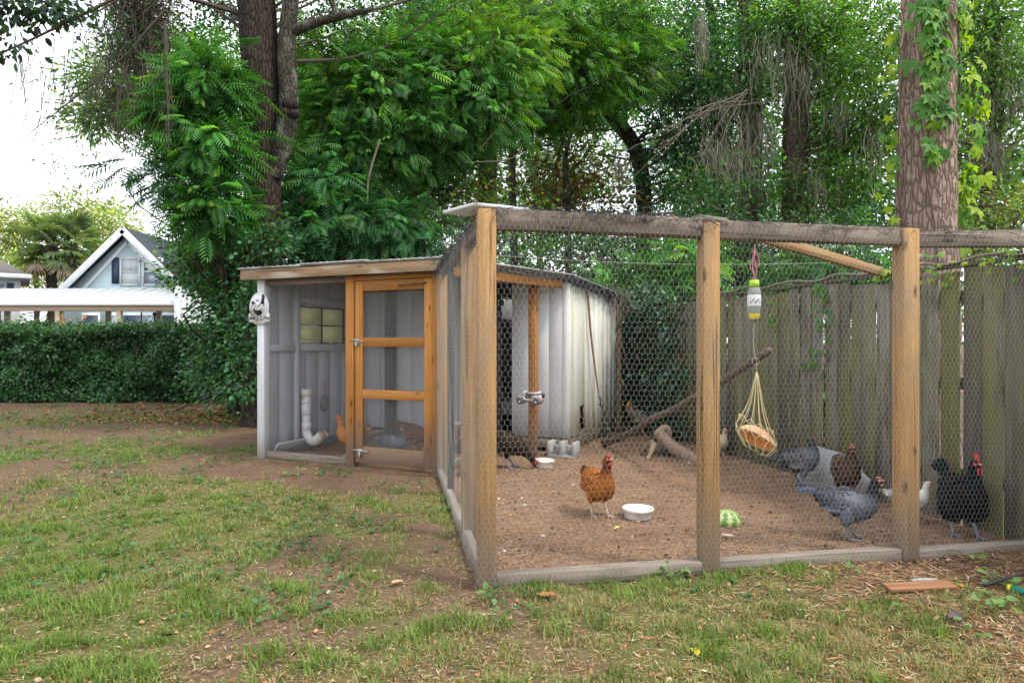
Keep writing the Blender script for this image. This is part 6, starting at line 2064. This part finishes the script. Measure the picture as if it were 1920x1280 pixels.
for (px, py), n, sz, lab in WEEDS:
    b = G(px, py)
    b[2] = float(ground_z(b[:1], b[1:2])[0])
    w = thing('weed', lab, 'weed', b, 0, 'weeds around the run')
    st = MB()
    for k in range(n):
        a = r.random() * 6.283
        rr = sz * (.4 + 1.1 * r.random())
        q = np.array([rr * math.cos(a), rr * math.sin(a), sz * (.4 + 1.0 * r.random())])
        st.tube([(0, 0, 0), q * .55 + (0, 0, .01), q], .0016, 3)
        x_ = norm(np.array([math.cos(a), math.sin(a), r.normal() * .25]))
        z_ = norm(np.array([0, 0, 1.0]) + .35 * r.normal(size=3))
        z_ = norm(z_ - x_ * (z_ @ x_))
        Mx = np.eye(4)
        s_ = sz * r.uniform(.55, 1.0)
        Mx[:3, 0], Mx[:3, 1], Mx[:3, 2], Mx[:3, 3] = x_ * s_, np.cross(z_, x_) * s_, z_ * s_, q
        put('leaf', wl[k % 2], None, w, Mx)
    st.build('stem', M['weed_stem'], w)

# fallen leaves and scraps that can be told apart
def fallen(label, px, py, size, col, curl=.3):
    lv, lf = rose_leaf(.5)
    lv = lv.copy()
    lv[:, 2] += curl * (lv[:, 0] - .5) ** 2 + curl * 1.6 * lv[:, 1] ** 2
    o = MB().add(lv * size, lf, np.array(col)).build('fallen_leaf', M['litter'], None, True)
    p = G(px, py)
    o.location = p + np.array([0, 0, float(ground_z(p[:1], p[1:2])[0]) + .012])
    o.rotation_euler = (r.normal() * .2, r.normal() * .2, r.random() * 6)
    tag(o, label, 'leaf', 'dead leaves on the lawn')


fallen('large curled brown leaf in front of the first front sill', 1045, 1128, .11, (.34, .15, .06), .8)
fallen('yellow leaf in the grass at the bottom centre right', 1302, 1222, .075, (.55, .44, .07))
fallen('cream leaf at the very bottom of the lawn', 1312, 1266, .07, (.6, .53, .36))
fallen('tan leaf patch in the grass left of the corner post', 755, 1098, .08, (.42, .27, .14), .5)
fallen('dark brown leaf lying in the left lawn', 285, 1195, .09, (.12, .07, .045), .6)
fallen('orange leaf on the soil beside the scrap board', 1806, 1106, .055, (.55, .24, .09), .4)
fallen('yellow scrap on the run soil below the front bowl', 1162, 990, .05, (.6, .5, .16), .2)
fallen('pale curved husk on the run soil right of the middle post', 1378, 1012, .10, (.5, .42, .3), .6)
fallen('orange leaf under the weeds at the right edge', 1880, 1126, .05, (.6, .28, .05), .4)

sb = board('scrap_board', G(1662, 1112) + (0, 0, .03), G(1785, 1106) + (0, 0, .03), .075, .018, M['scrap'], None, (0, 1, .12))
tag(sb, 'reddish brown scrap board lying on pine straw before the third post', 'board')
sk = MB().tube(catmull([G(1708, 1096) + (0, 0, .02), G(1730, 1095) + (0, 0, .022), G(1756, 1095) + (0, 0, .02)], 14), np.linspace(.012, .015, 14), 8)
tag(sk.build('lichen_stick', plain('lichen_stick', (.3, .29, .27), .9, 0, .4, 60), None, True), 'short lichen covered stick lying behind the scrap board', 'stick')
pcn = thing('pine_cone', 'grey pine cone lying on bare soil at the lower right', 'pine cone', G(1790, 1166) + (0, 0, .022), .7)
cn = MB()
for k in range(48):
    f = k / 48
    a = k * 2.4
    rr = .020 * math.sin(math.pi * (.12 + .8 * f)) + .002
    Vt, Ft, _ = instance(rose_leaf(.8), np.array([[-.04 + .08 * f, rr * math.cos(a) * .6, rr * math.sin(a) * .6]]), np.array([[.5, math.cos(a), math.sin(a)]]), np.array([[1.0, -.3 * math.cos(a), -.3 * math.sin(a)]]), .022)
    cn.add(Vt, Ft, np.array((.20, .16, .14)) * r.uniform(.7, 1.3))
cn.build('scales', M['litter'], pcn)
th_ = thing('tool_handle', 'green tool handle with yellow end lying at the right edge', 'tool', G(1893, 1112))
h0 = np.zeros(3) + (0, 0, .03)
h1 = G(1985, 1142) - G(1893, 1112) + np.array([0, 0, .04])
MB().tube([h0 + (h1 - h0) * .05, h1], .018, 14).build('grip', M['hose_green'], th_, True)
MB().tube([h0 - (h1 - h0) * .03, h0 + (h1 - h0) * .05], [.0165, .019], 14).build('end_cap', M['hose_yellow'], th_, True)
tr_ = MB().tube(catmull([G(1845, 1103) + (0, 0, .02), G(1880, 1097) + (0, 0, .03), G(1925, 1088) + (0, 0, .04)], 10), .008, 6)
tag(tr_.build('dark_rod', M['tyre'], None, True), 'thin dark rod lying above the green tool handle', 'rod')
bk_ = board('brick', G(458, 792) + (0, 0, .04), G(484, 796) + (0, 0, .04), .06, .1, M['brick'], None, (0, 0, 1))
tag(bk_, 'red brick on the ground left of the coop corner post', 'brick')
for lab, pts in (('long pale stick lying on bare soil at the left of the yard', [(165, 868), (220, 862), (300, 850)]), ('forked thin twig on the soil left of the coop', [(205, 822), (222, 832), (228, 845)]), ('bent twig on bare soil before the coop door', [(690, 915), (712, 910), (722, 898)]),
                 ('thin twig standing out of the grass left of the corner post', [(572, 1110), (578, 1095), (582, 1080)]), ('pale twig on the soil before the coop wire panel', [(525, 893), (555, 892), (578, 888)])):
    m = MB().tube(catmull([G(*q) + (0, 0, .015) for q in pts], 12), np.linspace(.007, .004, 12), 5)
    tag(m.build('twig', M['pale_twig'], None, True), lab, 'twig', 'twigs lying in the yard')
